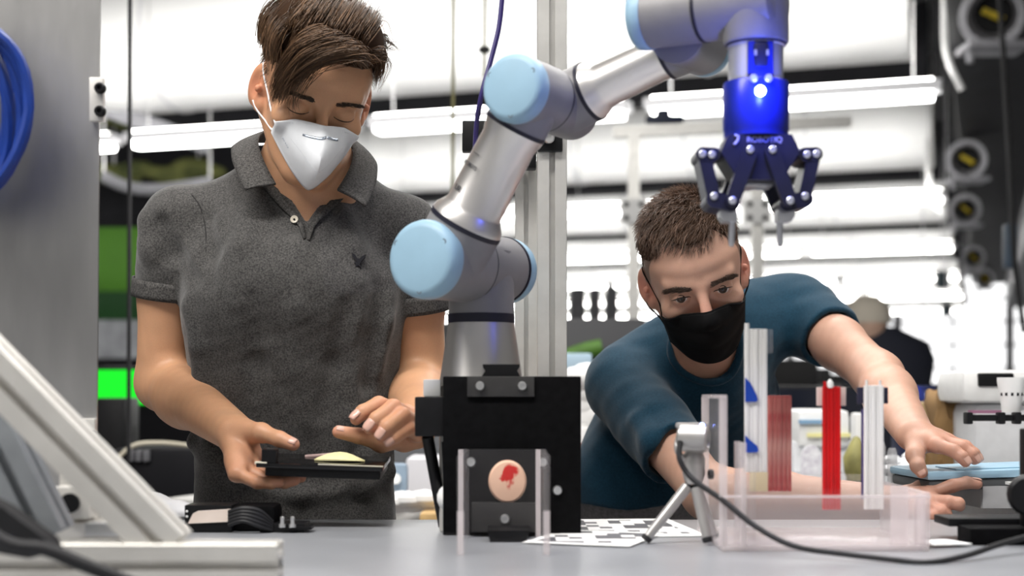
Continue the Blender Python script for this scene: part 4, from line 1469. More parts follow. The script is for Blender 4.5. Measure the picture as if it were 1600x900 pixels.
for sgn in (-1, 1):
    m = lambda pts: [(sgn * x, y) for x, y in pts]
    link(MB(), m([(84, 249), (57, 240)]), .0052, GY - .012, .024).build('upper_link', MGS, gp)
    k = MB()
    link(k, m([(87, 246), (70, 247)]), .0078, GY - .024, .048)
    link(k, m([(84, 250), (70, 312)]), .0072, GY - .0235, .047)
    k.build('outer_link', MGB, gp)
    k = MB()
    link(k, m([(70, 316), (43, 322)]), .0088, GY - .0245, .049)
    k.build('finger_bar', MGB, gp)
    for yy in (-.036, .026):
        link(MB(), m([(16, 243), (43, 318)]), .0080, GY + yy, .010).build('inner_link', MGB, gp)
    for (x, y) in ((88, 246), (73, 247), (70, 311), (44, 320), (17, 242)):
        yb = GY - (.036 if x in (44, 17) else .0245)
        MB().lathe((GX + sgn * x / sc, yb + .001, gz(y)), (0, -1, 0), [(0, .0042), (.002, .0042), (.003, .003)], 14).build('pivot_pin', MGS, gp)
    # fingertip pad and pin
    k = MB().prism([(GX + sgn * x / sc, gz(y)) for x, y in ((32, 328), (58, 328), (58, 340), (52, 348), (32, 348))], (0, GY - .012, 0), (1, 0, 0), (0, 0, 1), (0, 1, 0), .024)
    k.build('fingertip_pad', MGS, gp)
    MB().tube([(GX + sgn * 37 / sc, GY, gz(345)), (GX + sgn * 38 / sc, GY, gz(380)), (GX + sgn * 38 / sc, GY, gz(385))], [.0036, .0034, .0026], 12).build('fingertip_pin', MGS, gp)
# ------------------------------------------------------------------ smooth body surfaces
def V3(*a):
    return np.array(a, dtype=np.float32)


def nv(p):
    return np.array([p.x, p.y, p.z], dtype=np.float32)


def unit(v):
    v = np.asarray(v, dtype=np.float32)
    return v / np.linalg.norm(v)


def rotm(rx=0, ry=0, rz=0):
    """columns are the local axes in world space: Rz @ Rx @ Ry"""
    return np.array((Matrix.Rotation(rz, 3, 'Z') @ Matrix.Rotation(rx, 3, 'X') @ Matrix.Rotation(ry, 3, 'Y')), dtype=np.float32)


def smin(a, b, k):
    if k <= 0:
        return np.minimum(a, b)
    h = np.maximum(k - np.abs(a - b), 0) / k
    return np.minimum(a, b) - h * h * (k * .25)


class Field:
    def __init__(self):
        self.ops = []

    def op(self, fn, lo, hi, k=0.0, mode='u'):
        self.ops.append((fn, np.asarray(lo) - .002, np.asarray(hi) + .002, k, mode))

    # --- primitives; M = (origin, R) optional local frame
    def cone(self, a, b, ra, rb, k=.01, mode='u'):
        a, b = np.asarray(a, np.float32), np.asarray(b, np.float32)
        ba = b - a
        L2 = float(ba @ ba) + 1e-12

        def fn(P):
            q = P - a
            t = np.clip((q @ ba) / L2, 0, 1)
            q = q - t[:, None] * ba
            return np.sqrt(np.einsum('ij,ij->i', q, q)) - (ra + (rb - ra) * t)
        r = max(ra, rb)
        self.op(fn, np.minimum(a, b) - r, np.maximum(a, b) + r, k, mode)

    def sleeve(self, a, b, ra, rb, q, ax, k=.01):
        """round cone that ends at the plane through q across ax"""
        a, b, q, ax = [np.asarray(v, np.float32) for v in (a, b, q, ax)]
        ba = b - a
        L2 = float(ba @ ba) + 1e-12

        def fn(P):
            w = P - a
            t = np.clip((w @ ba) / L2, 0, 1)
            w = w - t[:, None] * ba
            d = np.sqrt(np.einsum('ij,ij->i', w, w)) - (ra + (rb - ra) * t)
            e = (P - q) @ ax + .0016 * np.sin((P[:, 0] + P[:, 1]) * 70)
            return np.maximum(d, e)
        r = max(ra, rb)
        self.op(fn, np.minimum(a, b) - r, np.maximum(a, b) + r, k)

    def ecap(self, a, b, ra, rb, side, k=.01, mode='u'):
        """capsule with an elliptical section: ra = (radius along side, radius across)"""
        a, b = np.asarray(a, np.float32), np.asarray(b, np.float32)
        ba = b - a
        L = float(np.linalg.norm(ba))
        ax = ba / L
        s = np.asarray(side, np.float32)
        s = unit(s - ax * (s @ ax))
        n = np.cross(ax, s)

        def fn(P):
            q = P - a
            h = q @ ax
            t = np.clip(h / L, 0, 1)
            qs, qn, qa = q @ s, q @ n, h - t * L
            ws, wn = ra[0] + (rb[0] - ra[0]) * t, ra[1] + (rb[1] - ra[1]) * t
            wa = np.minimum(ws, wn)
            x, y, z = qs / ws, qn / wn, qa / wa
            k0 = np.sqrt(x * x + y * y + z * z) + 1e-9
            k1 = np.sqrt((x / ws) ** 2 + (y / wn) ** 2 + (z / wa) ** 2) + 1e-9
            return k0 * (k0 - 1) / k1
        r = max(*ra, *rb)
        self.op(fn, np.minimum(a, b) - r, np.maximum(a, b) + r, k, mode)

    def ell(self, c, r, R=None, k=.01, mode='u'):
        c = np.asarray(c, np.float32)
        r = np.asarray(r, np.float32)

        def fn(P):
            q = P - c
            if R is not None:
                q = q @ R
            e = q / r
            k0 = np.sqrt(np.einsum('ij,ij->i', e, e)) + 1e-9
            e2 = e / r
            k1 = np.sqrt(np.einsum('ij,ij->i', e2, e2)) + 1e-9
            return k0 * (k0 - 1) / k1
        m = float(r.max())
        self.op(fn, c - m, c + m, k, mode)

    def loft(self, o, R, secs, k=.01, mode='u', p=2.0, cap=.02):
        """sections (z, cx, cy, rx, ry) along the local z axis"""
        o = np.asarray(o, np.float32)
        S = np.array(sorted(secs), dtype=float)
        zs = np.linspace(S[0, 0], S[-1, 0], 90)
        # smooth the sections with a small hermite interpolation
        tab = []
        for c in range(1, 5):
            y = S[:, c]
            z = S[:, 0]
            m = np.gradient(y, z)
            i = np.clip(np.searchsorted(z, zs) - 1, 0, len(z) - 2)
            h = z[i + 1] - z[i]
            t = (zs - z[i]) / h
            tab.append((2 * t ** 3 - 3 * t ** 2 + 1) * y[i] + (t ** 3 - 2 * t ** 2 + t) * h * m[i] + (-2 * t ** 3 + 3 * t ** 2) * y[i + 1] + (t ** 3 - t ** 2) * h * m[i + 1])
        z0, z1 = S[0, 0], S[-1, 0]

        def fn(P):
            q = (P - o) @ R
            z = q[:, 2]
            cx, cy, rx, ry = [np.interp(z, zs, t) for t in tab]
            x, y = (q[:, 0] - cx), (q[:, 1] - cy)
            if p == 2.0:
                ex, ey = x / rx, y / ry
                k0 = np.sqrt(ex * ex + ey * ey) + 1e-9
                k1 = np.sqrt((ex / rx) ** 2 + (ey / ry) ** 2) + 1e-9
                d = k0 * (k0 - 1) / k1
            else:
                k0 = (np.abs(x / rx) ** p + np.abs(y / ry) ** p) ** (1 / p) + 1e-9
                d = np.sqrt(x * x + y * y) * (1 - 1 / k0)
                d = np.where(k0 < .3, -np.minimum(rx, ry) * .7, d)
            e = np.maximum(z - z1, z0 - z)
            return -smin(-d, -e, cap).astype(np.float32)
        cs = []
        for z, cx, cy, rx, ry in S:
            for sx in (-1, 1):
                for sy in (-1, 1):
                    cs.append(o + R @ np.array([cx + sx * rx, cy + sy * ry, z]))
        cs = np.array(cs)
        self.op(fn, cs.min(0) - .02, cs.max(0) + .02, k, mode)

    def eval(self, P, lo, hi, margin=.03):
        d = np.full(len(P), .2, np.float32)
        for fn, l, h, k, mode in self.ops:
            mg = margin + k
            if np.any(l - mg > hi) or np.any(h + mg < lo):
                continue
            f = fn(P)
            if mode == 'u':
                d = smin(d, f, k)
            elif mode == 's':
                d = -smin(-d, f, k)
            elif mode == 'i':
                d = -smin(-d, -f, k)
            elif mode == 'd':      # displacement: value is added to the distance
                d = d + f
            elif mode == 'shell':  # keep a skin of thickness k inside the surface
                d = np.maximum(d, -(d + k))
        return d


def grid_eval(field, lo, hi, h):
    lo = np.asarray(lo, np.float32)
    n = np.ceil((np.asarray(hi) - lo) / h).astype(int) + 1
    D = np.full(n, .2, np.float32)
    B = 24
    for i in range(0, n[0], B):
        for j in range(0, n[1], B):
            for k in range(0, n[2], B):
                e = np.minimum([i + B, j + B, k + B], n)
                bl = lo + np.array([i, j, k]) * h
                bh = lo + (e - 1) * h
                c = ((bl + bh) / 2)[None].astype(np.float32)
                rad = float(np.linalg.norm(bh - bl)) / 2
                dc = field.eval(c, bl, bh)[0]
                if abs(dc) > rad * 1.9 + .02:
                    D[i:e[0], j:e[1], k:e[2]] = dc
                    continue
                g = np.meshgrid(*[np.arange(s, t) * h + l for s, t, l in zip((i, j, k), e, lo)], indexing='ij')
                P = np.stack([x.ravel() for x in g], 1).astype(np.float32)
                D[i:e[0], j:e[1], k:e[2]] = field.eval(P, bl, bh).reshape(e - np.array([i, j, k]))
    return lo, D


def surface_nets(lo, D, h, skip=()):
    s = D < 0
    n = np.array(D.shape) - 1
    cnt = np.zeros(n, np.uint8)
    for a in (0, 1):
        for b in (0, 1):
            for c in (0, 1):
                cnt += s[a:a + n[0], b:b + n[1], c:c + n[2]]
    act = (cnt > 0) & (cnt < 8)
    for (sl, sh) in skip:   # regions that a finer grid covers
        i0 = np.clip(np.ceil((np.asarray(sl) - lo) / h).astype(int), 0, n)
        i1 = np.clip(np.floor((np.asarray(sh) - lo) / h).astype(int), 0, n)
        if np.all(i1 > i0):
            act[i0[0]:i1[0], i0[1]:i1[1], i0[2]:i1[2]] = False
    idx = np.argwhere(act)
    if len(idx) == 0:
        return np.zeros((0, 3)), np.zeros((0, 4), int)
    vid = np.full(n, -1, np.int32)
    vid[act] = np.arange(len(idx))
    off = np.array([(a, b, c) for a in (0, 1) for b in (0, 1) for c in (0, 1)])
    vals = np.stack([D[idx[:, 0] + o[0], idx[:, 1] + o[1], idx[:, 2] + o[2]] for o in off], 1)
    acc = np.zeros((len(idx), 3))
    num = np.zeros(len(idx))
    for i in range(8):
        for j in range(i + 1, 8):
            if np.abs(off[i] - off[j]).sum() != 1:
                continue
            a, b = vals[:, i], vals[:, j]
            m = (a < 0) != (b < 0)
            t = np.where(m, a / np.where(m, a - b, 1), 0)
            pt = off[i] + (off[j] - off[i]) * t[:, None]
            acc += pt * m[:, None]
            num += m
    vs = lo + (idx + acc / num[:, None]) * h
    faces = []
    for ax in range(3):
        o1, o2 = [(1, 2), (2, 0), (0, 1)][ax]
        sl0 = [slice(1, n[0]), slice(1, n[1]), slice(1, n[2])]
        sl1 = list(sl0)
        sl0[ax] = slice(0, n[ax])
        sl1[ax] = slice(1, n[ax] + 1)
        A, Bm = s[tuple(sl0)], s[tuple(sl1)]
        e = np.argwhere(A != Bm)
        if len(e) == 0:
            continue
        flip = A[e[:, 0], e[:, 1], e[:, 2]]
        p = e + 1
        p[:, ax] -= 1

        def cell(d1, d2):
            q = p.copy()
            q[:, o1] -= d1
            q[:, o2] -= d2
            return vid[q[:, 0], q[:, 1], q[:, 2]]
        f = np.stack([cell(1, 1), cell(0, 1), cell(0, 0), cell(1, 0)], 1)
        f[~flip] = f[~flip][:, ::-1]
        faces.append(f[(f >= 0).all(1)])
    return vs, np.concatenate(faces)


def relax(vs, fs, it=1, lam=.5):
    """light Laplacian smoothing along quad edges"""
    e = np.concatenate([fs[:, [0, 1]], fs[:, [1, 2]], fs[:, [2, 3]], fs[:, [3, 0]]])
    e = np.concatenate([e, e[:, ::-1]])
    deg = np.bincount(e[:, 0], minlength=len(vs)).astype(float)
    deg[deg == 0] = 1
    for _ in range(it):
        acc = np.stack([np.bincount(e[:, 0], weights=vs[e[:, 1], c], minlength=len(vs)) for c in range(3)], 1)
        avg = acc / deg[:, None]
        vs = np.where((np.bincount(e[:, 0], minlength=len(vs)) > 0)[:, None], vs + (avg - vs) * lam, vs)
    return vs


def polygonise(field, boxes, it=1):
    """boxes: list of (lo, hi, h, skip boxes); the pieces join into one surface"""
    V, Fc, o = [], [], 0
    for lo, hi, h, skip in boxes:
        l, D = grid_eval(field, lo, hi, h)
        vs, fs = surface_nets(l, D, h, skip)
        if len(vs) == 0:
            continue
        vs = relax(vs, fs, it)
        V.append(vs)
        Fc.append(fs + o)
        o += len(vs)
    return np.concatenate(V), np.concatenate(Fc)


def vnoise(P, scale, seed=0):
    """cheap smooth noise from a few sines, -1..1"""
    r = np.random.default_rng(seed)
    d = np.zeros(len(P), np.float32)
    for _ in range(6):
        w = r.normal(size=3).astype(np.float32) * scale
        d += np.sin(P @ w + r.uniform(0, 6.28)).astype(np.float32)
    return d / 3.5


# ------------------------------------------------------------------ head in local space: face towards -y, x to the person's left
def push_out(field, pts, dirv, gap=.003, it=8):
    """move points along dirv until they clear the body surface"""
    P = np.array(pts, np.float32)
    for _ in range(it):
        d = field.eval(P, P.min(0), P.max(0))
        m = np.maximum(gap - d, 0)
        if m.max() < 1e-4:
            break
        P = P + np.asarray(dirv, np.float32)[None] * m[:, None]
    return P


def surf_local(field, o, R, x, z, y0=-.15, y1=-.02):
    ys = np.arange(y0, y1, .0008, dtype=np.float32)
    P = (o + (np.stack([np.full_like(ys, x), ys, np.full_like(ys, z)], 1) @ R.T)).astype(np.float32)
    v = field.eval(P, P.min(0), P.max(0))
    i = int(np.argmax(v < 0))
    return float(ys[i]) if v[i] < 0 else -.09


def surf_side(field, o, R, sg, y, z):
    xs = np.arange(.12, .02, -.0008, dtype=np.float32) * sg
    P = (o + (np.stack([xs, np.full_like(xs, y), np.full_like(xs, z)], 1) @ R.T)).astype(np.float32)
    v = field.eval(P, P.min(0), P.max(0))
    i = int(np.argmax(v < 0))
    return float(xs[i]) if v[i] < 0 else .07 * sg


def loop_on(field, o, R, sg, start, yz, r, m, parent):
    pts = [Vector(start.tolist())]
    for y, z in yz:
        x = surf_side(field, o, R, sg, y, z) + sg * .0012
        pts.append(Vector((o + R @ V3(x, y, z)).tolist()))
    MB().tube(spline(pts, 6), r, 6).build('ear_loop', m, parent)


def lash_line(field, o, R, parent, zc, rise, half=.0150, r=.0009, name='eyelash'):
    for s in (-1, 1):
        pts = []
        for k in range(13):
            u = -1 + k / 6
            x = s * .0325 + half * u
            z = zc + rise * (1 - u * u) ** .7 if abs(u) < 1 else zc
            y = surf_local(field, o, R, x, z + (.0008 if rise > 0 else 0)) - .0004
            pts.append(Vector((o + R @ V3(x, y, z)).tolist()))
        MB().tube(pts, [r * (.5 + .5 * math.sin(math.pi * k / 12)) for k in range(13)], 6).build(name, mat('dark_lash', (.012, .008, .006), .6), parent)


def nails(parent, fingers, thumb, fr, tdors=None):
    m = mat('fingernail', (.66, .40, .32), .25, var=.03)
    for f, r in list(zip(fingers, fr)) + [(thumb, .0098)]:
        a, b, c = [Vector(q.tolist()) for q in f[1:4]]
        t = (c - b).normalized()
        n = b - (a + c) / 2
        n = n - t * n.dot(t)
        if f is thumb and tdors is not None:
            n = Vector(tdors) - t * Vector(tdors).dot(t)
        if n.length < 1e-5:
            continue
        n.normalize()
        w = t.cross(n)
        o = b + (c - b) * .70 + n * (r * .66)
        rows = []
        for i in range(7):
            u = -1 + i / 3
            row = []
            for j in range(7):
                v = -1 + j / 3
                ww = (1 - .25 * max(0, u) ** 2 - .15 * max(0, -u) ** 3)
                row.append(o + t * (u * r * .72) + w * (v * r * .60 * ww) + n * (r * .22 * (1 - v * v) - r * .10 * max(0, u) ** 2))
            rows.append(row)
        MB().grid(rows).build('fingernail', m, parent, smooth=180, solid=.0010)


def head_field(fd, o, R, eye_open=.005, eye_dz=0.0, jaw=1.0, neck=None):
    o = np.asarray(o, np.float32)

    def L(x, y, z):
        return o + R @ V3(x, y, z)

    def el(c, r, k=.01, mode='u', Rl=None):
        fd.ell(L(*c), r, R if Rl is None else R @ Rl, k, mode)

    def cn(a, b, ra, rb, k=.01, mode='u'):
        fd.cone(L(*a), L(*b), ra, rb, k, mode)
    el((0, .012, .035), (.073, .094, .080))
    el((0, -.028, .045), (.060, .056, .054), .03)
    fd.loft(o, R, [(-.113, 0, -.045, .022 * jaw, .028), (-.098, 0, -.032, .040 * jaw, .046), (-.07, 0, -.022, .053 * jaw, .058), (-.035, 0, -.017, .0625, .065),
                   (0, 0, -.014, .066, .068), (.045, 0, -.012, .067, .072)], .02, 'u', 2.2, .015)
    el((0, -.070, -.100), (.020, .014, .015), .02)
    for s in (-1, 1):
        cn((s * .056, .012, -.040), (s * .022, -.055, -.101), .014, .012, .025)
        el((s * .045, -.060, -.024), (.018, .016, .013), .022)
        cn((s * .046, -.071, .020), (s * .012, -.083, .016), .0075, .0075, .014)
        el((s * .0325, -.096, -.001), (.019, .017, .0105), .012, 's')
    cn((0, -.084, .010), (0, -.107, -.034), .0068, .0100, .012)
    el((0, -.108, -.038), (.0125, .0115, .0100), .008)
    for s in (-1, 1):
        el((s * .0125, -.097, -.043), (.0085, .010, .0075), .006)
    el((0, -.086, -.066), (.024, .012, .0055), .008)
    el((0, -.084, -.078), (.021, .012, .0065), .008)
    for s in (-1, 1):
        c = (s * .0325, -.0735, -.001)
        el(c, (.0155, .0140, .0135), .004)
        if eye_open > 0:
            el((s * .0325, -.0905, -.001 + eye_dz), (.0142, .0105, eye_open), .0015, 's')
        # ear
        Rl = np.array(Matrix.Rotation(s * math.radians(-32), 3, 'Z') @ Matrix.Rotation(math.radians(10), 3, 'X'), np.float32)
        el((s * .0790, .014, -.004), (.0064, .0185, .0330), .008, 'u', Rl)
        el((s * .0740, .004, -.030), (.0062, .0095, .0110), .008, 'u', Rl)
        el((s * .0845, .010, -.002), (.0050, .0100, .0200), .004, 's', Rl)
        el((s * .0800, .002, -.006), (.0050, .0050, .0060), .003, 'u', Rl)
    return L


def eyes(L, R, parent, gaze=(0, -1, 0), dz=-.001, lid=None):
    """eyeballs with iris and pupil, under a person"""
    wh = mat('eye_white', (.74, .68, .66), .15, var=.05)
    ir = mat('eye_iris', (.035, .018, .010), .2, var=.3, scale=300, spec=.3)
    pu = mat('eye_pupil', (.004, .004, .004), .1)
    g = unit(gaze)
    for s in (-1, 1):
        c = Vector(L(s * .0325, -.0735, dz))
        gw = Vector(R @ g)
        r = .0128
        ob = MB().lathe(c - gw * r, gw, [(r - r * math.cos(math.pi * k / 14), r * math.sin(math.pi * k / 14)) for k in range(15)], 24, cap=False)
        eo = ob.build('eyeball', wh, parent, smooth=180)
        MB().lathe(c + gw * (r * .885), gw, [(0, .0068), (.0012, .0063), (.0018, .003), (.0019, 0)], 20).build('iris', ir, eo)
        MB().lathe(c + gw * (r * .885 + .0016), gw, [(0, .0030), (.0005, .0028), (.0006, 0)], 16).build('pupil', pu, eo)


def hair_strands(strands, rad=.0006, n=3):
    """strands: list of (k,3) arrays; returns verts, quads, per-vertex strand id"""
    V, Fc, ids, o = [], [], [], 0
    for si, S in enumerate(strands):
        S = np.asarray(S, float)
        m = len(S)
        T = np.gradient(S, axis=0)
        T /= np.linalg.norm(T, axis=1)[:, None] + 1e-9
        ref = np.array([.31, .21, .93])
        A = np.cross(T, ref)
        A /= np.linalg.norm(A, axis=1)[:, None] + 1e-9
        Bn = np.cross(T, A)
        r = rad * (1 - .8 * (np.arange(m) / (m - 1)) ** 2)
        for i in range(n):
            g = 2 * math.pi * i / n
            V.append(S + (A * math.cos(g) + Bn * math.sin(g)) * r[:, None])
        base = o
        for i in range(n):
            k = (i + 1) % n
            a = base + i * m + np.arange(m - 1)
            b = base + k * m + np.arange(m - 1)
            Fc.append(np.stack([a, b, b + 1, a + 1], 1))
        ids.append(np.full(n * m, si))
        o += n * m
    return np.concatenate(V), np.concatenate(Fc), np.concatenate(ids)


def hand(fd, wrist, fingers, thumb, rp=.0145, side=None, fr=(.0098, .0102, .0096, .0084), k=.010):
    """fingers: four lists of four joints (knuckle to tip); thumb: four joints"""
    w = np.asarray(wrist, np.float32)
    J = [[np.asarray(p, np.float32) for p in f] for f in fingers]
    for i, f in enumerate(J):
        fd.cone(w + (f[0] - w) * .12, f[0], rp * 1.15, rp * (.86 if i < 3 else .78), k)
    for i in range(3):
        fd.cone((J[i][0] + J[i + 1][0]) / 2 * .75 + w * .25, (J[i][0] + J[i + 1][0]) / 2 * .95 + w * .05, rp * .95, rp * .75, k)
    T = [np.asarray(p, np.float32) for p in thumb]
    fd.cone(w + (T[0] - w) * .3, T[1], rp * 1.15, .0135, k)
    fd.cone(T[0], (J[0][0] * .7 + w * .3), rp * 1.0, rp * .8, k)
    fd.cone(T[1], T[2], .0118, .0102, .006)
    fd.cone(T[2], T[3] + (T[2] - T[3]) * .25, .0106, .0088, .004)
    for f, r in zip(J, fr):
        fd.cone(f[0], f[1], r * 1.05, r, .005)
        fd.cone(f[1], f[2], r * 1.0, r * .90, .003)
        fd.cone(f[2], f[3] + (f[2] - f[3]) * .2, r * .92, r * .76, .003)


def skin_cols(P, base, marks):
    """marks: (point, radius, colour, weight) soft coloured spots such as knuckles and ears"""
    C = np.repeat(np.array(base)[None], len(P), 0)
    n = vnoise(P.astype(np.float32), 120., 3)[:, None]
    C = C * (1 + .04 * n)
    for c, r, col, w in marks:
        d = np.linalg.norm(P - np.asarray(c), axis=1)
        t = (w * np.exp(-(d / r) ** 2))[:, None]
        C = C * (1 - t) + np.array(col) * t
    return np.clip(C, 0, 1)


SKIN = mat('skin', (.6, .4, .3), .45, vcol=True, var=.10, scale=900, bump=.08, bscale=900, sss=.12, spec=.4)
# ------------------------------------------------------------------ first man: grey polo, white mask
D = 2.10
p1 = root('person', (W(450, 0, 2.16).x, 2.16, 0), 'man in a grey polo shirt and white mask holding a black tray', 'person')
torso_o = nv(W(462, 850, 2.16))
TR1 = rotm(math.radians(2), 0, math.radians(7))       # slight turn
# --- key joints
shR, elR, wrR = nv(W(276, 348, 2.13)), nv(W(256, 598, 2.17)), nv(W(366, 676, 1.945))
shL, elL, wrL = nv(W(634, 362, 2.14)), nv(W(657, 598, 2.19)), nv(W(648, 672, 1.985))
neckb = nv(W(478, 268, 2.125))
H1R = rotm(math.radians(27), math.radians(7), math.radians(17))
H1o = nv(W(504, 177, 1.985)) - H1R @ V3(0, -.087, -.002)   # pitch down, roll, yaw to his left

b1 = Field()
L1 = head_field(b1, H1o, H1R, eye_open=0)
# neck and upper chest
b1.ecap(L1(0, .030, -.03), neckb + V3(0, .01, -.01), (.054, .056), (.060, .060), (1, 0, 0), .02)
b1.ecap(neckb + V3(0, .01, .0), neckb + V3(0, .02, -.12), (.075, .055), (.13, .085), (1, 0, 0), .03)
for s in (-1, 1):
    b1.cone(L1(s * .058, .028, -.035), neckb + V3(s * .012, -.040, -.012), .010, .007, .02)
b1.ecap(neckb + V3(0, .03, -.12), torso_o + V3(0, .03, .05), (.12, .075), (.12, .075), (1, 0, 0), .03)
# arms
for sh, el, wr, sd in ((shR, elR, wrR, -1), (shL, elL, wrL, 1)):
    b1.cone(neckb + V3(sd * .04, .03, -.06), sh, .04, .040, .03)
    up_ = unit(el - sh)
    fo = unit(wr - el)
    b1.cone(sh, sh + (el - sh) * .45, .043, .0445, .02)
    b1.cone(sh + (el - sh) * .45, el, .0455, .0385, .02)
    b1.cone(sh + (el - sh) * .35 + V3(0, -.010, 0), sh + (el - sh) * .8 + V3(0, -.012, 0), .037, .033, .02)
    b1.cone(el, el + (wr - el) * .35, .0395, .0425, .025)
    sdv = V3(0, 0, 1)
    b1.ecap(el + (wr - el) * .3, wr + (wr - el) * .02, (.0405, .042), (.0255, .0295), sdv, .02)
# hands
hR = [[(396, 712, 1.935), (434, 730, 1.93), (458, 734, 1.925), (478, 734, 1.92)],
      [(386, 722, 1.912), (426, 744, 1.905), (453, 747, 1.90), (474, 745, 1.90)],
      [(377, 732, 1.892), (419, 751, 1.882), (445, 753, 1.88), (464, 750, 1.88)],
      [(370, 740, 1.872), (402, 754, 1.860), (424, 755, 1.858), (440, 753, 1.858)]]
tR = [(384, 676, 1.925), (408, 676, 1.900), (437, 686, 1.885), (465, 697, 1.875)]
hL = [[(632, 646, 1.950), (592, 632, 1.918), (567, 644, 1.903), (554, 657, 1.898)],
      [(641, 652, 1.940), (614, 637, 1.900), (589, 655, 1.884), (575, 672, 1.882)],
      [(649, 663, 1.932), (629, 649, 1.892), (606, 667, 1.878), (593, 684, 1.878)],
      [(652, 677, 1.930), (637, 669, 1.895), (617, 683, 1.883), (604, 692, 1.882)]]
tL = [(632, 690, 1.965), (596, 692, 1.935), (560, 681, 1.915), (519, 673, 1.905)]
hRw = [[nv(W(*p)) for p in f] for f in hR]
hLw = [[nv(W(*p)) for p in f] for f in hL]
tRw, tLw = [nv(W(*p)) for p in tR], [nv(W(*p)) for p in tL]
hand(b1, wrR, hRw, tRw, rp=.0155)
hand(b1, wrL, hLw, tLw, fr=(.0112, .0116, .0110, .0098))


def bbox(pts, m):
    pts = np.array(pts)
    return pts.min(0) - m, pts.max(0) + m


bh = (H1o + V3(-.15, -.17, -.155), H1o + V3(.14, .15, .16))
bR = bbox([wrR] + [q for f in hRw for q in f] + tRw, .028)
bL = bbox([wrL] + [q for f in hLw for q in f] + tLw, .028)
tot = bbox([shR, elR, wrR, shL, elL, wrL, neckb, torso_o], .08)
sk = [(a + .004, b - .004) for a, b in (bh, bR, bL)]
P, Q = polygonise(b1, [(bh[0], bh[1], .0016, ()), (bR[0], bR[1], .0014, ()), (bL[0], bL[1], .0014, ()), (tot[0], tot[1], .004, sk)])
base1 = (.58, .315, .18)
red = (.62, .22, .14)
mk = [(L1(s * .079, .012, -.006), .03, (.66, .22, .13), .6) for s in (-1, 1)]
for f in hRw + hLw:
    mk += [(f[0], .016, red, .30), (f[1], .014, red, .35), (f[3], .016, (.66, .28, .20), .55)]
mk += [(t[3], .018, (.68, .30, .22), .55) for t in (tRw, tLw)] + [(hLw[1][0], .05, (.60, .27, .18), .5), (hRw[1][0], .05, (.62, .30, .20), .35)]
# short shaved sides darken the scalp
lp = (P - H1o) @ H1R
C = skin_cols(P, base1, mk)
sc_ = np.clip((lp[:, 2] - .012) / .02, 0, 1) * np.clip((lp[:, 1] + .045 - .35 * (lp[:, 2] - .02)) / .02, 0, 1) * (lp[:, 2] > -.02) * (np.abs(lp[:, 0]) < .0755)
C = C * (1 - .75 * sc_[:, None]) + np.array((.07, .045, .03)) * .75 * sc_[:, None]
mesh_object('body', P, Q, SKIN, p1, 180, cols=C)
lash_line(b1, H1o, H1R, p1, -.0055, -.0035)
nails(p1, hLw, tLw, (.0112, .0116, .0110, .0098), (0, -.6, .8))
nails(p1, [], tRw, (), (.1, -.7, .7))

# --- polo shirt
s1 = Field()
SECS = [(-.06, 0, .0, .172, .112), (.02, 0, .0, .165, .108), (.12, 0, -.004, .160, .106), (.24, 0, -.004, .166, .112), (.36, 0, -.002, .180, .120),
        (.42, 0, .002, .178, .118), (.47, 0, .010, .168, .106), (.515, 0, .016, .135, .088), (.55, 0, .02, .098, .070), (.585, 0, .02, .072, .062)]
s1.loft(torso_o, TR1, [(z, x, y, rx * .93, ry) for z, x, y, rx, ry in SECS], .02, 'u', 2.35, .02)
cuffs = []
for sh, el, sd, t1 in ((shR, elR, -1, .45), (shL, elL, 1, .50)):
    a, b = sh, sh + (el - sh) * .95
    s1.cone(neckb + V3(sd * .065, .03, -.030), sh + V3(sd * -.012, 0, .004), .036, .047, .04)
    q = sh + (el - sh) * t1
    s1.cone(sh, sh + (b - a) * .30, .052, .053, .022)
    s1.sleeve(sh + (b - a) * .2, b, .0525, .0555, q, unit(el - sh), .012)
    # band of the cuff
    q = sh + (el - sh) * t1
    cuffs.append((q, unit(el - sh)))
s1.cone(torso_o + TR1 @ V3(-.08, -.06, .36), torso_o + TR1 @ V3(-.04, -.075, .38), .05, .05, .06)
s1.cone(torso_o + TR1 @ V3(.08, -.06, .36), torso_o + TR1 @ V3(.04, -.075, .38), .05, .05, .06)


def fold(px0, py0, d0, px1, py1, d1, r, k=.016, mode='u', mid=None, F_=s1):
    """a soft cloth ridge or valley between two points of the surface"""
    pts = [nv(W(px0, py0, d0)), nv(W(px1, py1, d1))]
    if mid:
        pts.insert(1, nv(W(*mid)))
    for a, b in zip(pts[:-1], pts[1:]):
        F_.cone(a, b, r, r * .8, k, mode)


def surf_pt(field, px, py, d0=1.8, d1=2.35):
    """first hit of the view ray through a pixel"""
    ds = np.arange(d0, d1, .002, dtype=np.float32)
    Pp = np.stack([(px - 800) / F * ds, ds, CZ + (HOR - py) / F * ds], 1).astype(np.float32)
    v = field.eval(Pp, Pp.min(0), Pp.max(0))
    i = np.argmax(v < 0)
    return float(ds[i]) if v[i] < 0 else None


def fold_on(field, pts, r, depth, k=.014, mode='u'):
    """cloth fold that follows the surface along pixel points; depth > 0 sinks the roll into the cloth"""
    W3 = []
    for x, y in pts:
        d = surf_pt(base_f, x, y)
        if d is None:
            return
        if W3 and abs(d + depth - W3[-1][1]) > .045:
            break
        W3.append(nv(W(x, y, d + depth)))
    n = len(W3) - 1
    for i, (a, b) in enumerate(zip(W3[:-1], W3[1:])):
        ra = r * (.80 if i == 0 else 1)
        rb = r * (.80 if i == n - 1 else 1)
        field.cone(a, b, ra, rb, k, mode)


base_f = Field()
base_f.ops = list(s1.ops)
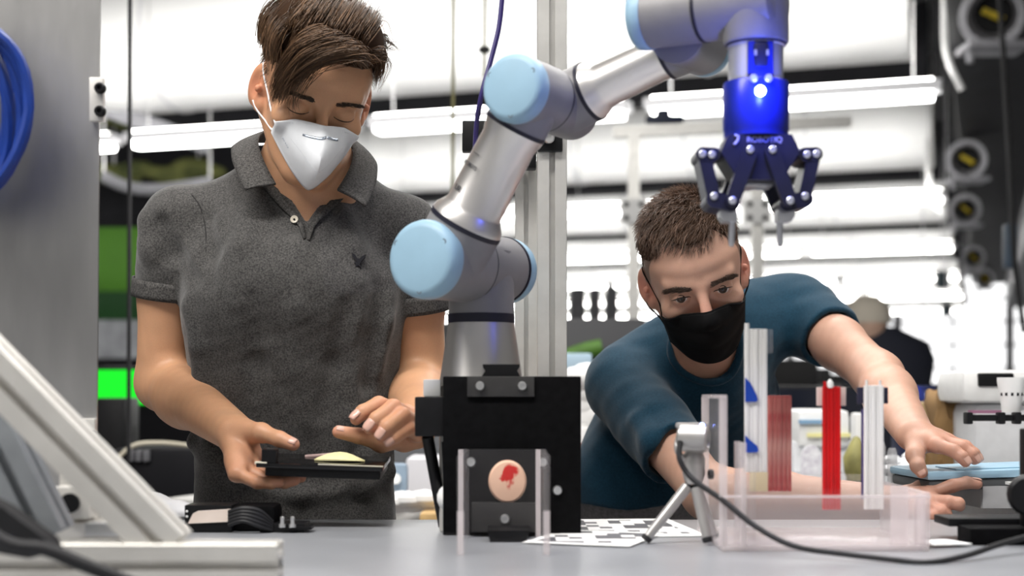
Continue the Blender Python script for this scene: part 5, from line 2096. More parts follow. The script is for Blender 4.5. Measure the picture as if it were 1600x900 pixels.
# raised rolls and creases of the knit
ROLLS = [[(300, 480), (318, 540), (322, 620), (335, 690)], [(585, 470), (570, 560), (545, 650), (520, 720)], [(470, 390), (466, 480), (466, 580), (478, 660)],
         [(535, 340), (548, 390), (552, 440)], [(605, 430), (590, 500), (580, 580)], [(310, 690), (380, 742), (470, 765), (560, 755), (600, 735)],
         [(285, 755), (370, 785), (470, 795), (590, 780)], [(300, 600), (345, 660), (400, 705)], [(615, 650), (580, 705), (550, 740)],
         [(232, 345), (240, 390), (262, 425)], [(262, 335), (285, 390), (312, 430)], [(395, 320), (382, 390), (376, 470)], [(420, 540), (424, 630), (448, 710)]]
DIPS = [[(318, 340), (322, 390), (318, 440)], [(250, 350), (268, 395), (300, 435)], [(545, 480), (525, 570), (505, 650)], [(395, 470), (400, 570), (420, 670)],
        [(345, 705), (430, 748), (520, 750)], [(300, 735), (400, 772), (500, 782), (590, 762)], [(598, 450), (586, 530), (578, 600)], [(310, 640), (350, 690), (400, 730)]]
for pts in ROLLS:
    fold_on(s1, pts, .020, .0138, .014)
for pts in DIPS:
    fold_on(s1, pts, .018, -.0125, .012, 's')


def wr_noise(Pp):
    return .0016 * vnoise(Pp, 38., 5) + .0008 * vnoise(Pp, 90., 6)


s1.op(wr_noise, (-9, -9, -9), (9, 9, 9), 0, 'd')
outer1 = Field()
outer1.ops = list(s1.ops)
s1.op(lambda Pp: np.zeros(len(Pp), np.float32), (-9, -9, -9), (9, 9, 9), .008, 'shell')
# openings: cuffs, hem, neck
for q, ax in cuffs:
    s1.cone(q - ax * .030, q + ax * .06, .0460, .0480, .001, 's')
s1.op(lambda Pp: (Pp[:, 2] - float(torso_o[2])) + .012 + .004 * np.sin(Pp[:, 0] * 30), torso_o - .3, torso_o + .3, .001, 's')
nk = neckb + V3(0, .002, .0)
s1.ecap(nk + V3(0, .012, -.02), nk + V3(0, -.02, .10), (.064, .060), (.075, .08), (1, 0, 0), .004, 's')
# open placket: wedge in front of the chest
vA, vB, vC = [nv(W(x, y, 2.0)) for x, y in ((429, 268), (534, 268), (479, 348))]


def wedge(Pp):
    """inside the open neck V seen from the front"""
    t = Pp[:, 1] / 2.0
    X = Pp[:, 0] / t
    Z = CZ + (Pp[:, 2] - CZ) / t
    d = np.full(len(Pp), -1.0, np.float32)
    T = [vA, vB, vC]
    for i in range(3):
        a, b = T[i], T[(i + 1) % 3]
        e = np.array([b[0] - a[0], b[2] - a[2]])
        n = np.array([e[1], -e[0]]) / np.linalg.norm(e)
        c = T[(i + 2) % 3]
        if (np.array([c[0] - a[0], c[2] - a[2]]) @ n) > 0:
            n = -n
        d = np.maximum(d, (X - a[0]) * n[0] + (Z - a[2]) * n[1])
    return np.maximum(d, Pp[:, 1] - 2.13).astype(np.float32)


s1.op(wedge, np.minimum(vA, vC) - .12, np.maximum(vB, vA) + .12, .003, 's')
lo, hi = bbox([shR, shL, torso_o, neckb, cuffs[0][0], cuffs[1][0]], .0)
P, Q = polygonise(s1, [(lo + V3(-.09, -.15, -.03), hi + V3(.09, .15, .05), .0030, ())], 2)
POLO = mat('grey_heather_knit', (.024, .0235, .0235), .88, col2=(.098, .094, .090), scale=420, bump=.25, bscale=700, sheen=.25, detail=6.0, spec=.2)
shirt = mesh_object('polo_shirt', P, Q, POLO, p1, 180)


# cuff bands
def ring_on(field, q, ax, r0, wid, nseg=56, lift=.002):
    """band hugging the field surface around an axis"""
    q, ax = np.asarray(q, np.float32), unit(ax)
    s, n, _ = frame_from(Vector(ax))
    s, n = np.array(s, np.float32), np.array(n, np.float32)
    rows = []
    for t in np.linspace(-wid, 0.001, 5):
        row = []
        for i in range(nseg):
            g = 2 * math.pi * i / nseg
            dr = s * math.cos(g) + n * math.sin(g)
            rr = np.arange(.02, .12, .001, dtype=np.float32)
            Pp = (q + ax * t)[None] + dr[None] * rr[:, None]
            v = field.eval(Pp.astype(np.float32), Pp.min(0), Pp.max(0))
            j = np.argmax(v > 0)
            r = float(rr[j]) if v[j] > 0 else r0
            row.append(Vector((q + ax * t + dr * (r + lift)).tolist()))
        rows.append(row)
    return rows


POLO2 = mat('grey_heather_rib', (.030, .029, .029), .88, col2=(.112, .107, .102), scale=420, bump=.3, bscale=900, detail=6.0, spec=.2)
cuff_f = Field()
for sh, el, sd, t1 in ((shR, elR, -1, .45), (shL, elL, 1, .50)):
    cf = Field()
    b = sh + (el - sh) * .95
    cf.cone(sh + (b - sh) * .3, b, .053, .0555, .03)
    q = sh + (el - sh) * (t1 + .012)
    rows = ring_on(cf, q, el - sh, .056, .026, lift=.0035)
    MB().grid(rows, closed_v=True).build('sleeve_cuff', POLO2, shirt, smooth=180, solid=.003)


# collar: two leaves joined behind the neck, laid out from points around the neck
def leafstrip(top, bot, name, m, parent, n=8, th=.0035, bulge=.006):
    T, Bm = spline(top, n), spline(bot, n)
    rows = []
    for j in range(7):
        t = j / 6
        row = []
        for a, b in zip(T, Bm):
            p = a.lerp(b, t)
            out = (p - Vector((neckb + V3(0, .02, 0)).tolist()))
            out.z = 0
            out.normalize()
            row.append(p + out * (bulge * math.sin(math.pi * t)))
        rows.append(row)
    return MB().grid(rows).build(name, m, parent, smooth=180, solid=th)


leafstrip([W(431, 288, 2.030), W(415, 258, 2.050), W(404, 226, 2.085), W(410, 208, 2.135), W(440, 198, 2.185), W(480, 195, 2.200), W(530, 205, 2.185), W(548, 222, 2.135), W(551, 244, 2.095), W(543, 270, 2.060), W(527, 297, 2.035)],
          [W(383, 297, 2.022), W(374, 278, 2.035), W(363, 248, 2.075), W(368, 226, 2.135), W(410, 222, 2.215), W(480, 225, 2.24), W(550, 232, 2.215), W(584, 250, 2.14), W(588, 275, 2.09), W(582, 300, 2.050), W(571, 323, 2.020)], 'collar', POLO2, shirt)
# placket flaps beside the open neck
pf = lambda x, y, e: W(x, y, (surf_pt(outer1, x, y) or 2.03) - e)
for nm, pts in (('placket_edge', [(428, 286), (440, 305), (452, 322), (466, 338), (474, 352), (478, 372)]), ('placket_edge', [(538, 288), (522, 307), (506, 325), (492, 340), (484, 354), (480, 374)])):
    T = [pf(x, y, .003) for x, y in pts]
    sg_ = -1 if pts[0][0] < 480 else 1
    Bm = [pf(x + sg_ * (18 - 2.8 * i_), y + 4 - .5 * i_, .004) for i_, (x, y) in enumerate(pts)]
    rows = [[a.lerp(b, t) for a, b in zip(T, Bm)] for t in (0, .33, .66, 1)]
    MB().grid(rows).build(nm, POLO2, shirt, smooth=180, solid=.003)
bp_ = pf(460, 343, .006)
bt = MB().lathe(bp_, (0, -1, .15), [(0, .0055), (.0012, .0058), (.002, .005), (.0016, .0035), (.0012, 0)], 20).build('button', mat('cream_button', (.62, .56, .46), .35), shirt)
MB().cyl(bp_ + Vector((0, -.0012, 0)), bp_ + Vector((0, -.0024, 0)), .0016, n=8).build('button_thread', BLACK, bt)
# embroidered bird emblem
em = [(550, 395), (556, 399), (559, 404), (562, 405), (566, 401), (572, 398), (570, 404), (565, 409), (563, 413), (565, 418), (560, 415), (556, 418), (557, 413), (554, 411), (558, 409), (552, 402)]
d_e = surf_pt(outer1, 560, 406)
MB().prism([(W(x, y, d_e).x, W(x, y, d_e).z) for x, y in em], (0, d_e - .0065, 0), (1, 0, 0), (0, 0, 1), (0, 1, 0), .008).build('bird_emblem', mat('navy_thread', (.004, .004, .008), .8), shirt)
# shoulder and sleeve seams
def seam(pts, m, parent, r=.0011):
    P3 = [pf(x, y, .0006) for x, y in pts]
    MB().tube(spline(P3, 6), r, 6).build('seam', m, parent)


SEAM = mat('dark_seam', (.02, .019, .019), .9)
seam([(300, 305), (312, 322), (319, 345), (322, 370), (322, 395)], SEAM, shirt)

# trousers
t1 = Field()
hipc = torso_o + V3(0, .005, -.03)
t1.ecap(hipc + V3(-.05, .01, .01), hipc + V3(.05, .01, .01), (.105, .095), (.105, .095), (0, 0, 1), .03)
for sd in (-1, 1):
    t1.cone(hipc + V3(sd * .085, .01, -.05), V3(hipc[0] + sd * .10, hipc[1] + .01, .48), .088, .065, .03)
    t1.cone(V3(hipc[0] + sd * .10, hipc[1] + .01, .48), V3(hipc[0] + sd * .11, hipc[1] + .03, .09), .066, .055, .02)
P, Q = polygonise(t1, [(V3(hipc[0] - .25, hipc[1] - .15, .03), V3(hipc[0] + .25, hipc[1] + .17, hipc[2] + .13), .008, ())], 1)
mesh_object('trousers', P, Q, mat('charcoal_trousers', (.02, .02, .024), .8, var=.2, scale=60), p1, 180)
for sd in (-1, 1):
    c = (float(hipc[0]) + sd * .11, float(hipc[1]) - .03, .045)
    MB().ball(c, .05, 16, (1, 2.6, .9)).build('shoe', RUBBER, p1, smooth=180)
# --- face mask of the first man (folded respirator with a centre ridge)
MASK = mat('white_mask_fabric', (.80, .82, .85), .7, var=.03, scale=60, bump=.08, bscale=500)
m1 = []
NS, NT = 33, 21


def mask_pt(s, t):
    """s across (-1 .. 1), t from the upper edge 0 to the lower edge 1, head space"""
    a = abs(s)
    # edges
    xu = .0605 * s
    zu = -.013 - .016 * a ** 2.2
    yu = -.106 + .060 * a ** 1.7
    zl = -.113 + .060 * a ** 1.35
    yl = -.094 + .052 * a ** 1.5
    xl = .058 * s
    x = xu + (xl - xu) * t
    z = zu + (zl - zu) * t
    y = yu + (yl - yu) * t
    bul = math.sin(math.pi * min(1, t * .96 + .02)) * (1 - a ** 1.6)
    y -= .034 * bul * (1 - .15 * a)
    y -= .010 * max(0, 1 - a * 5) * math.sin(math.pi * t) * .5
    return L1(x, y, z)


_mp = np.array([mask_pt(-1 + 2 * i / (NS - 1), j / (NT - 1)) for j in range(NT) for i in range(NS)])
_mp = push_out(b1, _mp, H1R @ V3(0, -1, 0), .0035).reshape(NT, NS, 3)
_mp[:, 1:-1] = (_mp[:, :-2] + 4 * _mp[:, 1:-1] + _mp[:, 2:]) / 6


def mask_pt(s, t):
    x, y = (s + 1) / 2 * (NS - 1), t * (NT - 1)
    i, j = int(min(NS - 2, max(0, math.floor(x)))), int(min(NT - 2, max(0, math.floor(y))))
    u, v = x - i, y - j
    return ((_mp[j, i] * (1 - u) + _mp[j, i + 1] * u) * (1 - v) + (_mp[j + 1, i] * (1 - u) + _mp[j + 1, i + 1] * u) * v).astype(np.float32)


rows = [[Vector(_mp[j, i].tolist()) for i in range(NS)] for j in range(NT)]
mk1 = root('face_mask', rows[NT // 2][NS // 2])
mk1.parent = p1
mk1.location = rows[NT // 2][NS // 2] - _abs[p1]
MB().grid(rows).build('mask_shell', MASK, mk1, smooth=50, solid=.0018)


def mp_(s, t, e=.0012):
    p = mask_pt(s, t)
    return Vector((p + (H1R @ V3(0, -1, 0)) * e).tolist())


def strip_on(name, s0, s1_, t0, t1_, m, e=.0014, n=10):
    rws = [[mp_(s0 + (s1_ - s0) * i / n, t0 + (t1_ - t0) * i / n + dt, e) for i in range(n + 1)] for dt in (0, .035)]
    return MB().grid(rws).build(name, m, mk1, smooth=180, solid=.0006)


strip_on('nose_bar', -.42, .08, .19, .115, mat('nose_bar_metal', (.55, .62, .72), .25, .7))
strip_on('nose_bar', .11, .42, .115, .18, mat('nose_bar_metal', (1, 1, 1)))
EMB = mat('mask_emboss', (.62, .64, .68), .8)
for sg in (-1, 1):
    MB().tube([mp_(sg * (.62 - .58 * k / 8), .42 + .18 * k / 8, .0008) for k in range(9)], .0007, 5).build('weld_line', EMB, mk1)
MB().tube([mp_(-.46 + .92 * k / 12, .13 - .06 * (1 - abs(k / 6 - 1)), .0006) for k in range(13)] + [mp_(.46 - .92 * k / 12, .27 - .07 * (1 - abs(k / 6 - 1)), .0006) for k in range(13)] + [mp_(-.46, .13, .0006)], .0005, 5).build('bar_outline', EMB, mk1)
MB().tube([mp_(-.97 + 1.94 * k / 24, .06 + .03 * (abs(-.97 + 1.94 * k / 24)), .0004) for k in range(25)], .0005, 5).build('edge_weld', EMB, mk1)
ex_ = (mp_(-.66, .62) - mp_(-.74, .56))
nrm_ = Vector((H1R @ V3(-.6, -.75, -.1)).tolist())
ex_.normalize()
text_on('mask_print', 'KN95', mp_(-.70, .60, .0016), ex_, nrm_.cross(ex_), .0075, mat('mask_print_grey', (.45, .48, .55), .8), mk1, .0002)
for sg in (-1, 1):
    loop_on(b1, H1o, H1R, sg, mask_pt(sg * .99, .12), [(-.040, -.020), (-.020, -.004), (-.002, .016), (.010, .030)], .0013, MASK, mk1)
    loop_on(b1, H1o, H1R, sg, mask_pt(sg * .99, .75), [(-.036, -.050), (-.018, -.046), (-.002, -.036), (.008, -.026)], .0013, MASK, mk1)

# --- hair of the first man
HAIRM = mat('brown_hair', (.1, .06, .03), .42, vcol=True, spec=.45)
r1 = np.random.default_rng(11)
hv = Field()
# underlying hair volume
hv.ell(L1(0.004, .020, .060), (.074, .088, .080), H1R, .01)
hv.ell(L1(0.008, -.030, .088), (.060, .058, .040), H1R, .03)
hv.ell(L1(0.036, .005, .085), (.042, .068, .044), H1R, .03)
hv.ell(L1(-.033, .01, .078), (.040, .068, .044), H1R, .03)
hv.ell(L1(-.012, .0, .088), (.052, .072, .044), H1R, .03)


def no_face(Pp):
    q = (Pp - H1o) @ H1R
    # keep hair above a hairline that drops behind the ears
    hl = np.where(q[:, 1] < -.02, .062 - .0 * q[:, 1], np.interp(q[:, 1], [-.02, .0, .03, .12], [.050, .036, .010, -.03]))
    return (hl - q[:, 2]).astype(np.float32)


hv.op(lambda Pp: no_face(Pp), H1o - .3, H1o + .3, .012, 'i')
P, Q = polygonise(hv, [(H1o + V3(-.16, -.16, -.10), H1o + V3(.16, .17, .21), .003, ())], 2)
base_h = np.array((.036, .020, .012))
HAIRB = mat('hair_under', (.1, .06, .03), .9, vcol=True, spec=.05)
hair = mesh_object('hair', P, Q, HAIRB, p1, 180, cols=np.repeat(base_h[None], len(P), 0))


def clump(guide, n, spread, jitter, seg=11, flat=1.0):
    """strands around a guide curve in head space; spread shrinks towards the tip"""
    G = np.array([list(q) for q in spline([Vector(g) for g in guide], 6)])
    t = np.linspace(0, 1, len(G))
    ts = np.linspace(0, 1, seg)
    G = np.stack([np.interp(ts, t, G[:, c]) for c in range(3)], 1)
    out = []
    for _ in range(n):
        off = r1.normal(size=3) * spread
        off2 = off * r1.uniform(.3, .8) + r1.normal(size=3) * jitter
        wv = r1.normal(size=3) * jitter * .8
        L_ = r1.uniform(.75, 1.05)
        S = G[0] + (G - G[0]) * (.25 + .75 * L_) if False else G.copy()
        S = S + off[None] * (1 - ts)[:, None] + off2[None] * ts[:, None] + wv[None] * np.sin(ts * 3.1)[:, None]
        k = int(seg * L_)
        S = S[:max(4, min(seg, k))]
        if len(S) < seg:
            tt = np.linspace(0, 1, len(S))
            S = np.stack([np.interp(np.linspace(0, 1, seg), tt, S[:, c]) for c in range(3)], 1)
        out.append((H1o + (S @ H1R.T)))
    return out


ST = []
# fringe that sweeps from his left hairline across the forehead to his right temple
for k in range(16):
    t = k / 15
    ST += clump([(.046 - .050 * t, -.078 + .010 * t, .080 + .016 * t), (.020 - .045 * t, -.112 + .006 * t, .096 + .014 * t), (-.025 - .028 * t, -.117 + .010 * t, .078 + .010 * t), (-.053 - .012 * t, -.101 + .020 * t, .042 - .004 * t), (-.060 - .006 * t, -.088 + .022 * t, .010 - .012 * t)], 95, .0058, .0035)
# loose wisps across the brow
for k in range(4):
    ST += clump([(-.01 - .01 * k, -.106, .080), (-.030 - .006 * k, -.114, .050), (-.040 - .004 * k, -.108, .020), (-.034 - .004 * k, -.101, .004 - .004 * k)], 5, .004, .004)
# top, swept up and back to his left
for k in range(20):
    t = k / 19
    x0 = -.052 + .092 * t
    cr_ = 1 - 1.6 * (t - .5) ** 2
    ST += clump([(x0, -.064 + .5 * abs(x0) ** 1.0 * .5, .086 + .008 * cr_), (x0 - .002, -.084 + .2 * abs(x0), .104 + .012 * cr_), (x0 + .010, -.060, .114 + .020 * cr_), (x0 + .026, -.005, .112 + .024 * cr_), (x0 + .036, .055, .096 + .014 * cr_), (x0 + .036, .092, .062)], 75, .0062, .0032, 11)
# crown lock over his right
for k in range(12):
    t = k / 11
    y0 = -.055 + .10 * t
    ST += clump([(-.058, y0, .098), (-.050, y0 - .004, .118), (-.030, y0 + .012, .132), (-.004, y0 + .034, .138), (.020, y0 + .055, .130)], 55, .0055, .003, 11)
# second layer further back
for k in range(12):
    t = k / 11
    x0 = -.050 + .092 * t
    cr_ = 1 - 1.6 * (t - .5) ** 2
    ST += clump([(x0, -.02, .105), (x0 + .010, .0, .112 + .020 * cr_), (x0 + .022, .045, .106 + .020 * cr_), (x0 + .026, .088, .076), (x0 + .020, .102, .04)], 55, .007, .0035, 11)
# side on his left, brushed back with a flick
for k in range(12):
    t = k / 11
    ST += clump([(.044, -.074 + .08 * t, .082 + .010 * t), (.064, -.074 + .09 * t, .092 + .006 * t), (.076, -.055 + .10 * t, .080), (.079, -.040 + .10 * t, .056), (.080 + .004 * t, -.030 + .11 * t, .034)], 50, .005, .0035, 11)
for k in range(6):
    ST += clump([(.055, -.03 + .02 * k, .104), (.078, -.01 + .02 * k, .100), (.096, .006 + .018 * k, .090 - .006 * k), (.112, .018 + .02 * k, .088 - .004 * k)], 16, .005, .005, 11)
# his right side brushed up and over the short crop
for k in range(12):
    t = k / 11
    y0 = -.060 + .13 * t
    ST += clump([(-.0745, y0, .052), (-.0765, y0 + .002, .074), (-.068, y0 + .006, .098), (-.048, y0 + .014, .116), (-.020, y0 + .026, .128)], 60, .0045, .003, 11)
# short sides
n = 1500
for _ in range(n):
    g = r1.uniform(-.1, math.pi + .1)
    z = r1.uniform(-.04, .06)
    sx = 1 if r1.random() < .5 else -1
    y = r1.uniform(-.040, .10)
    if z < .004 and y < .028:
        continue
    if y < -.035 + .4 * max(0, .02 - z):
        continue
    q = np.array([0., y, z]) - np.array((0, .012, .035))
    w = 1 - (q[1] / .094) ** 2 - (q[2] / .080) ** 2
    if w <= 0:
        continue
    x = sx * .0735 * math.sqrt(w)
    p = np.array([x, y, z])
    d = np.array([sx * .35, .30, -.85]) + r1.normal(size=3) * .15
    d /= np.linalg.norm(d)
    ln_ = .010 + .012 * max(0, z) / .06
    S = np.stack([p + d * ln_ * u for u in np.linspace(0, 1, 5)])
    ST.append(H1o + S @ H1R.T)
# eyebrows
BRY = {sx: [surf_local(b1, H1o, H1R, sx * (.013 + .004 * k), .018) for k in range(11)] for sx in (-1, 1)}
for sx in (-1, 1):
    for _ in range(130):
        u = r1.random()
        xx, zz_ = sx * (.013 + .040 * u), .0140 + .0028 * math.sin(u * 2.6) + r1.normal() * .0012
        p = np.array([xx, BRY[sx][int(u * 10)] + .001, zz_])
        d = np.array([sx * .9, .30 * u, .12 - .30 * u])
        S = np.stack([p + d * .010 * q + np.array([0, -.0015 * math.sin(q * 3), 0]) for q in np.linspace(0, 1, 5)])
        ST.append(H1o + S @ H1R.T)
P, Q, ids = hair_strands(ST, .00062)
cr = r1.random(len(ST))
tone = np.where(cr < .8, .7 + .8 * cr, 1.9 + 2.0 * (cr - .8))
hl = np.array((.088, .049, .026))
nbrow = 260
tone[-nbrow:] = .45
mesh_object('hair_strands', P, Q, HAIRM, p1, 180, cols=np.clip(hl[None] * tone[ids][:, None], 0, 1))
# ------------------------------------------------------------------ black tray in the first man's hands, with what lies on it
GLOSS = mat('black_gloss', (.006, .006, .007), .12, var=.1, spec=.5)
ty = root('sample_tray', W(505, 742, 1.89), 'glossy black sample tray held over the bench', 'tray')
Rt = Matrix.Rotation(math.radians(2.0), 3, 'Y') @ Matrix.Rotation(math.radians(4), 3, 'X')
tc_ = W(508, 722, 1.895)
MB().box(tc_, (.164, .115, .006), R=Rt, bev=.0015).build('tray_plate', GLOSS, ty)
MB().box(tc_ + Rt @ Vector((.004, 0, -.0085)), (.150, .105, .012), R=Rt, bev=.003).build('tray_body', BLACK, ty)
MB().box(tc_ + Rt @ Vector((-.066, -.045, .0115)), (.019, .019, .018), R=Rt, bev=.0015).build('latch_block', BLACK, ty)
for k in (-.003, .003):
    MB().box(tc_ + Rt @ Vector((-.066, -.045 + k, .0208)), (.010, .0016, .0008), R=Rt).build('latch_slot', mat('slot_grey', (.06, .06, .06), .4), ty)
MB().box(tc_ + Rt @ Vector((-.076, -.052, .0025)), (.016, .010, .0035), R=Rt, bev=.001).build('pale_tab', mat('pale_tab', (.72, .68, .55), .5), ty)
MB().box(tc_ + Rt @ Vector((.040, -.0535, .0035)), (.084, .003, .0012), R=Rt).build('pale_edge', mat('pale_tab', (1, 1, 1)), ty)
# leaf-shaped yellow sample
mb = MB()
rows = []
for j in range(9):
    t = j / 8
    row = []
    w = .0155 * math.sin(math.pi * (t * .94 + .03)) ** .8
    for i in range(13):
        s = -1 + 2 * i / 12
        z = .0095 * (1 - s * s) * math.sin(math.pi * t) + .0012 * math.sin(s * 7 + t * 3)
        row.append(tc_ + Rt @ Vector((-.012 + .066 * t, -.014 + w * s + .006 * math.sin(t * 3), .0042 + z)))
    rows.append(row)
mb.grid(rows)
mb.build('silicone_leaf', mat('pale_yellow_silicone', (.78, .72, .40), .4, var=.08, scale=80), label='pale yellow leaf-shaped sample on the black tray', category='sample', smooth=180, solid=.0012)
mb = MB().box(tc_ + Rt @ Vector((-.008, .034, .0052)), (.048, .016, .003), R=Rt @ Matrix.Rotation(.18, 3, 'Z') @ Matrix.Rotation(-.1, 3, 'Y'), bev=.001)
mb.build('tissue_strip_sample', mat('dusty_pink_strip', (.42, .30, .28), .5, var=.15, scale=80), label='dusty pink flat strip lying at the back of the black tray', category='sample')
# ------------------------------------------------------------------ second man: teal T-shirt, black mask, leaning in
p2m = root('person', (W(985, 0, 2.62).x, 2.62, 0), 'man in a dark teal T-shirt and black mask leaning over the bench', 'person')
sR2, eR2, wR2 = nv(W(972, 606, 2.41)), nv(W(1108, 770, 2.14)), nv(W(1398, 787, 2.055))
sL2, eL2, wL2 = nv(W(1254, 490, 2.56)), nv(W(1372, 588, 2.34)), nv(W(1428, 678, 2.105))
nb2 = nv(W(1108, 552, 2.41))
hip2 = nv(W(985, 860, 2.62))
ax2 = unit(nb2 - hip2)
lr2 = unit(sL2 - sR2)
H2R = rotm(math.radians(24), math.radians(-14), math.radians(1))
H2o = nv(W(1098, 462, 2.175)) - H2R @ V3(0, -.087, -.002)
b2 = Field()
L2 = head_field(b2, H2o, H2R, eye_open=.0043, eye_dz=-.0010, jaw=1.04)
b2.ecap(L2(0, .030, -.03), nb2 + V3(0, .01, 0), (.055, .057), (.060, .060), lr2, .02)
for s in (-1, 1):
    b2.cone(L2(s * .058, .028, -.035), nb2 + V3(s * .012, -.045, -.01), .010, .007, .02)
b2.ecap(nb2, nb2 - ax2 * .12, (.062, .052), (.10, .07), lr2, .02)
b2.ecap(nb2 - ax2 * .1, hip2, (.12, .075), (.12, .08), lr2, .03)
for sh, el, wr, sd in ((sR2, eR2, wR2, -1), (sL2, eL2, wL2, 1)):
    b2.cone(nb2 + lr2 * (.04 * sd) - ax2 * .06 + V3(0, .03, 0), sh + V3(0, .015, 0), .030, .032, .03)
    b2.cone(sh + (el - sh) * .1, sh + (el - sh) * .5, .040, .0425, .02)
    b2.cone(sh + (el - sh) * .5, el, .0435, .037, .02)
    b2.cone(el, el + (wr - el) * .35, .038, .040, .025)
    b2.ecap(el + (wr - el) * .3, wr + (wr - el) * .02, (.0385, .040), (.0245, .029), (0, 0, 1), .02)
g2R = [[(1452, 772, 2.035), (1488, 759, 2.030), (1510, 754, 2.028), (1531, 757, 2.025)],
       [(1450, 782, 2.020), (1482, 785, 2.002), (1497, 787, 1.998), (1500, 792, 2.004)],
       [(1444, 792, 2.008), (1470, 800, 1.995), (1478, 805, 1.997), (1470, 809, 2.002)],
       [(1438, 799, 2.000), (1456, 807, 1.992), (1461, 811, 1.994), (1453, 813, 1.998)]]
t2R = [(1420, 776, 2.065), (1440, 764, 2.085), (1465, 756, 2.095), (1488, 754, 2.095)]
g2L = [[(1464, 696, 2.045), (1490, 704, 2.022), (1503, 714, 2.014), (1510, 724, 2.012)],
       [(1473, 691, 2.065), (1503, 699, 2.047), (1518, 710, 2.040), (1524, 720, 2.040)],
       [(1479, 689, 2.085), (1508, 698, 2.075), (1522, 709, 2.070), (1528, 718, 2.070)],
       [(1481, 689, 2.105), (1505, 699, 2.100), (1516, 708, 2.098), (1521, 716, 2.098)]]
t2L = [(1434, 692, 2.075), (1430, 711, 2.050), (1434, 728, 2.035), (1442, 741, 2.030)]
g2Rw = [[nv(W(*p)) for p in f] for f in g2R]
g2Lw = [[nv(W(*p)) for p in f] for f in g2L]
t2Rw, t2Lw = [nv(W(*p)) for p in t2R], [nv(W(*p)) for p in t2L]
hand(b2, wR2, g2Rw, t2Rw)
hand(b2, wL2, g2Lw, t2Lw, rp=.0135)
bh = (H2o + V3(-.15, -.17, -.155), H2o + V3(.15, .15, .17))
bR = bbox([wR2] + [q for f in g2Rw for q in f] + t2Rw, .028)
bL = bbox([wL2] + [q for f in g2Lw for q in f] + t2Lw, .028)
tot = bbox([sR2, eR2, wR2, sL2, eL2, wL2, nb2, hip2], .08)
sk = [(a + .004, b - .004) for a, b in (bh, bR, bL)]
P, Q = polygonise(b2, [(bh[0], bh[1], .0016, ()), (bR[0], bR[1], .0014, ()), (bL[0], bL[1], .0014, ()), (tot[0], tot[1], .004, sk)])
base2 = (.54, .32, .235)
mk = [(L2(s * .079, .012, -.006), .03, (.66, .20, .14), .6) for s in (-1, 1)] + [(L2(0, -.10, -.03), .03, (.62, .28, .22), .5), (L2(0, -.08, .05), .04, (.64, .38, .29), .4)]
for f in g2Rw + g2Lw:
    mk += [(f[0], .016, red, .30), (f[1], .014, red, .35), (f[3], .016, (.66, .28, .20), .5)]
mk += [(g2Lw[1][0], .05, (.62, .32, .23), .4), (g2Rw[1][0], .05, (.62, .32, .23), .4)]
def line2(x, y):
    """height of the hairline in head space"""
    a = np.abs(x)
    front = .073 + .013 * np.exp(-((a - .040) / .014) ** 2) - .020 * np.clip((a - .052) / .012, 0, 1)
    side = np.interp(y, [-.056, -.046, -.036, -.015, .003, .03, .12], [.072, .052, .020, .0, .004, .0, -.03])
    return np.where(y < -.056, front, np.minimum(front, side))


C = skin_cols(P, base2, mk)
lp = (P - H2o) @ H2R
sc_ = np.clip((lp[:, 2] - line2(lp[:, 0], lp[:, 1])) / .008, 0, 1) * (np.abs(lp[:, 0]) < .0775)
C = C * (1 - .75 * sc_[:, None]) + np.array((.06, .038, .028)) * .75 * sc_[:, None]
mesh_object('body', P, Q, SKIN, p2m, 180, cols=C)
eyes(L2, H2R, p2m, (-.05, -.95, .10))
lash_line(b2, H2o, H2R, p2m, -.0025, .0042, r=.0010)
nails(p2m, g2Lw, t2Lw, (.0098, .0102, .0096, .0084), (-.5, -.6, .5))
nails(p2m, g2Rw[:1], t2Rw, (.0098,), (0, 0, 1))

# --- T-shirt
s2 = Field()
chest = (sR2 + sL2) / 2 - ax2 * .13 + V3(0, -.005, 0)
s2.ecap(hip2 - ax2 * .02, hip2 + ax2 * .16, (.170, .112), (.160, .108), lr2, .05)
s2.ecap(hip2 + ax2 * .12, chest, (.160, .110), (.168, .116), lr2, .06)
s2.ecap(chest, nb2 - ax2 * .07, (.165, .112), (.11, .082), lr2, .06)
s2.cone(nb2 - lr2 * .05 - ax2 * .045 + V3(0, .02, 0), sR2, .045, .052, .05)
s2.cone(nb2 + lr2 * .05 - ax2 * .045 + V3(0, .02, 0), sL2, .045, .052, .05)
s2.cone(nb2 - ax2 * .04, nb2 + ax2 * .012, .075, .066, .03)
s2.cone(nv(W(1135, 492, 2.52)), nv(W(1228, 478, 2.59)), .056, .058, .05)
s2.cone(nv(W(1052, 528, 2.47)), nv(W(978, 580, 2.45)), .046, .050, .05)
cu2 = []
torso2 = Field()
torso2.ops = list(s2.ops)
for sh, el, t1_ in ((sR2, eR2, .66), (sL2, eL2, .40)):
    q = sh + (el - sh) * t1_
    s2.cone(sh, sh + (el - sh) * (t1_ * .6), .055, .056, .03)
    s2.sleeve(sh + (el - sh) * .1, el, .055, .060, q, unit(el - sh), .02)
    cu2.append((q, unit(el - sh)))
base_f = Field()
base_f.ops = list(s2.ops)
for pts, r, dp in [([(1000, 660), (1020, 690), (1045, 700)], .013, .006),
                   ([(945, 590), (955, 630), (975, 670)], .013, .006),
                   ([(1150, 560), (1130, 620), (1100, 680)], .014, .007),
                   ([(940, 690), (990, 730), (1040, 770)], .015, .008),
                   ([(930, 740), (970, 765), (1030, 785)], .014, .007),
                   ([(1180, 560), (1165, 620), (1150, 680)], .012, .006),
                   ([(1020, 540), (1060, 600), (1110, 640)], .012, .006)]:
    fold_on(s2, pts, .020, .0148, .014)
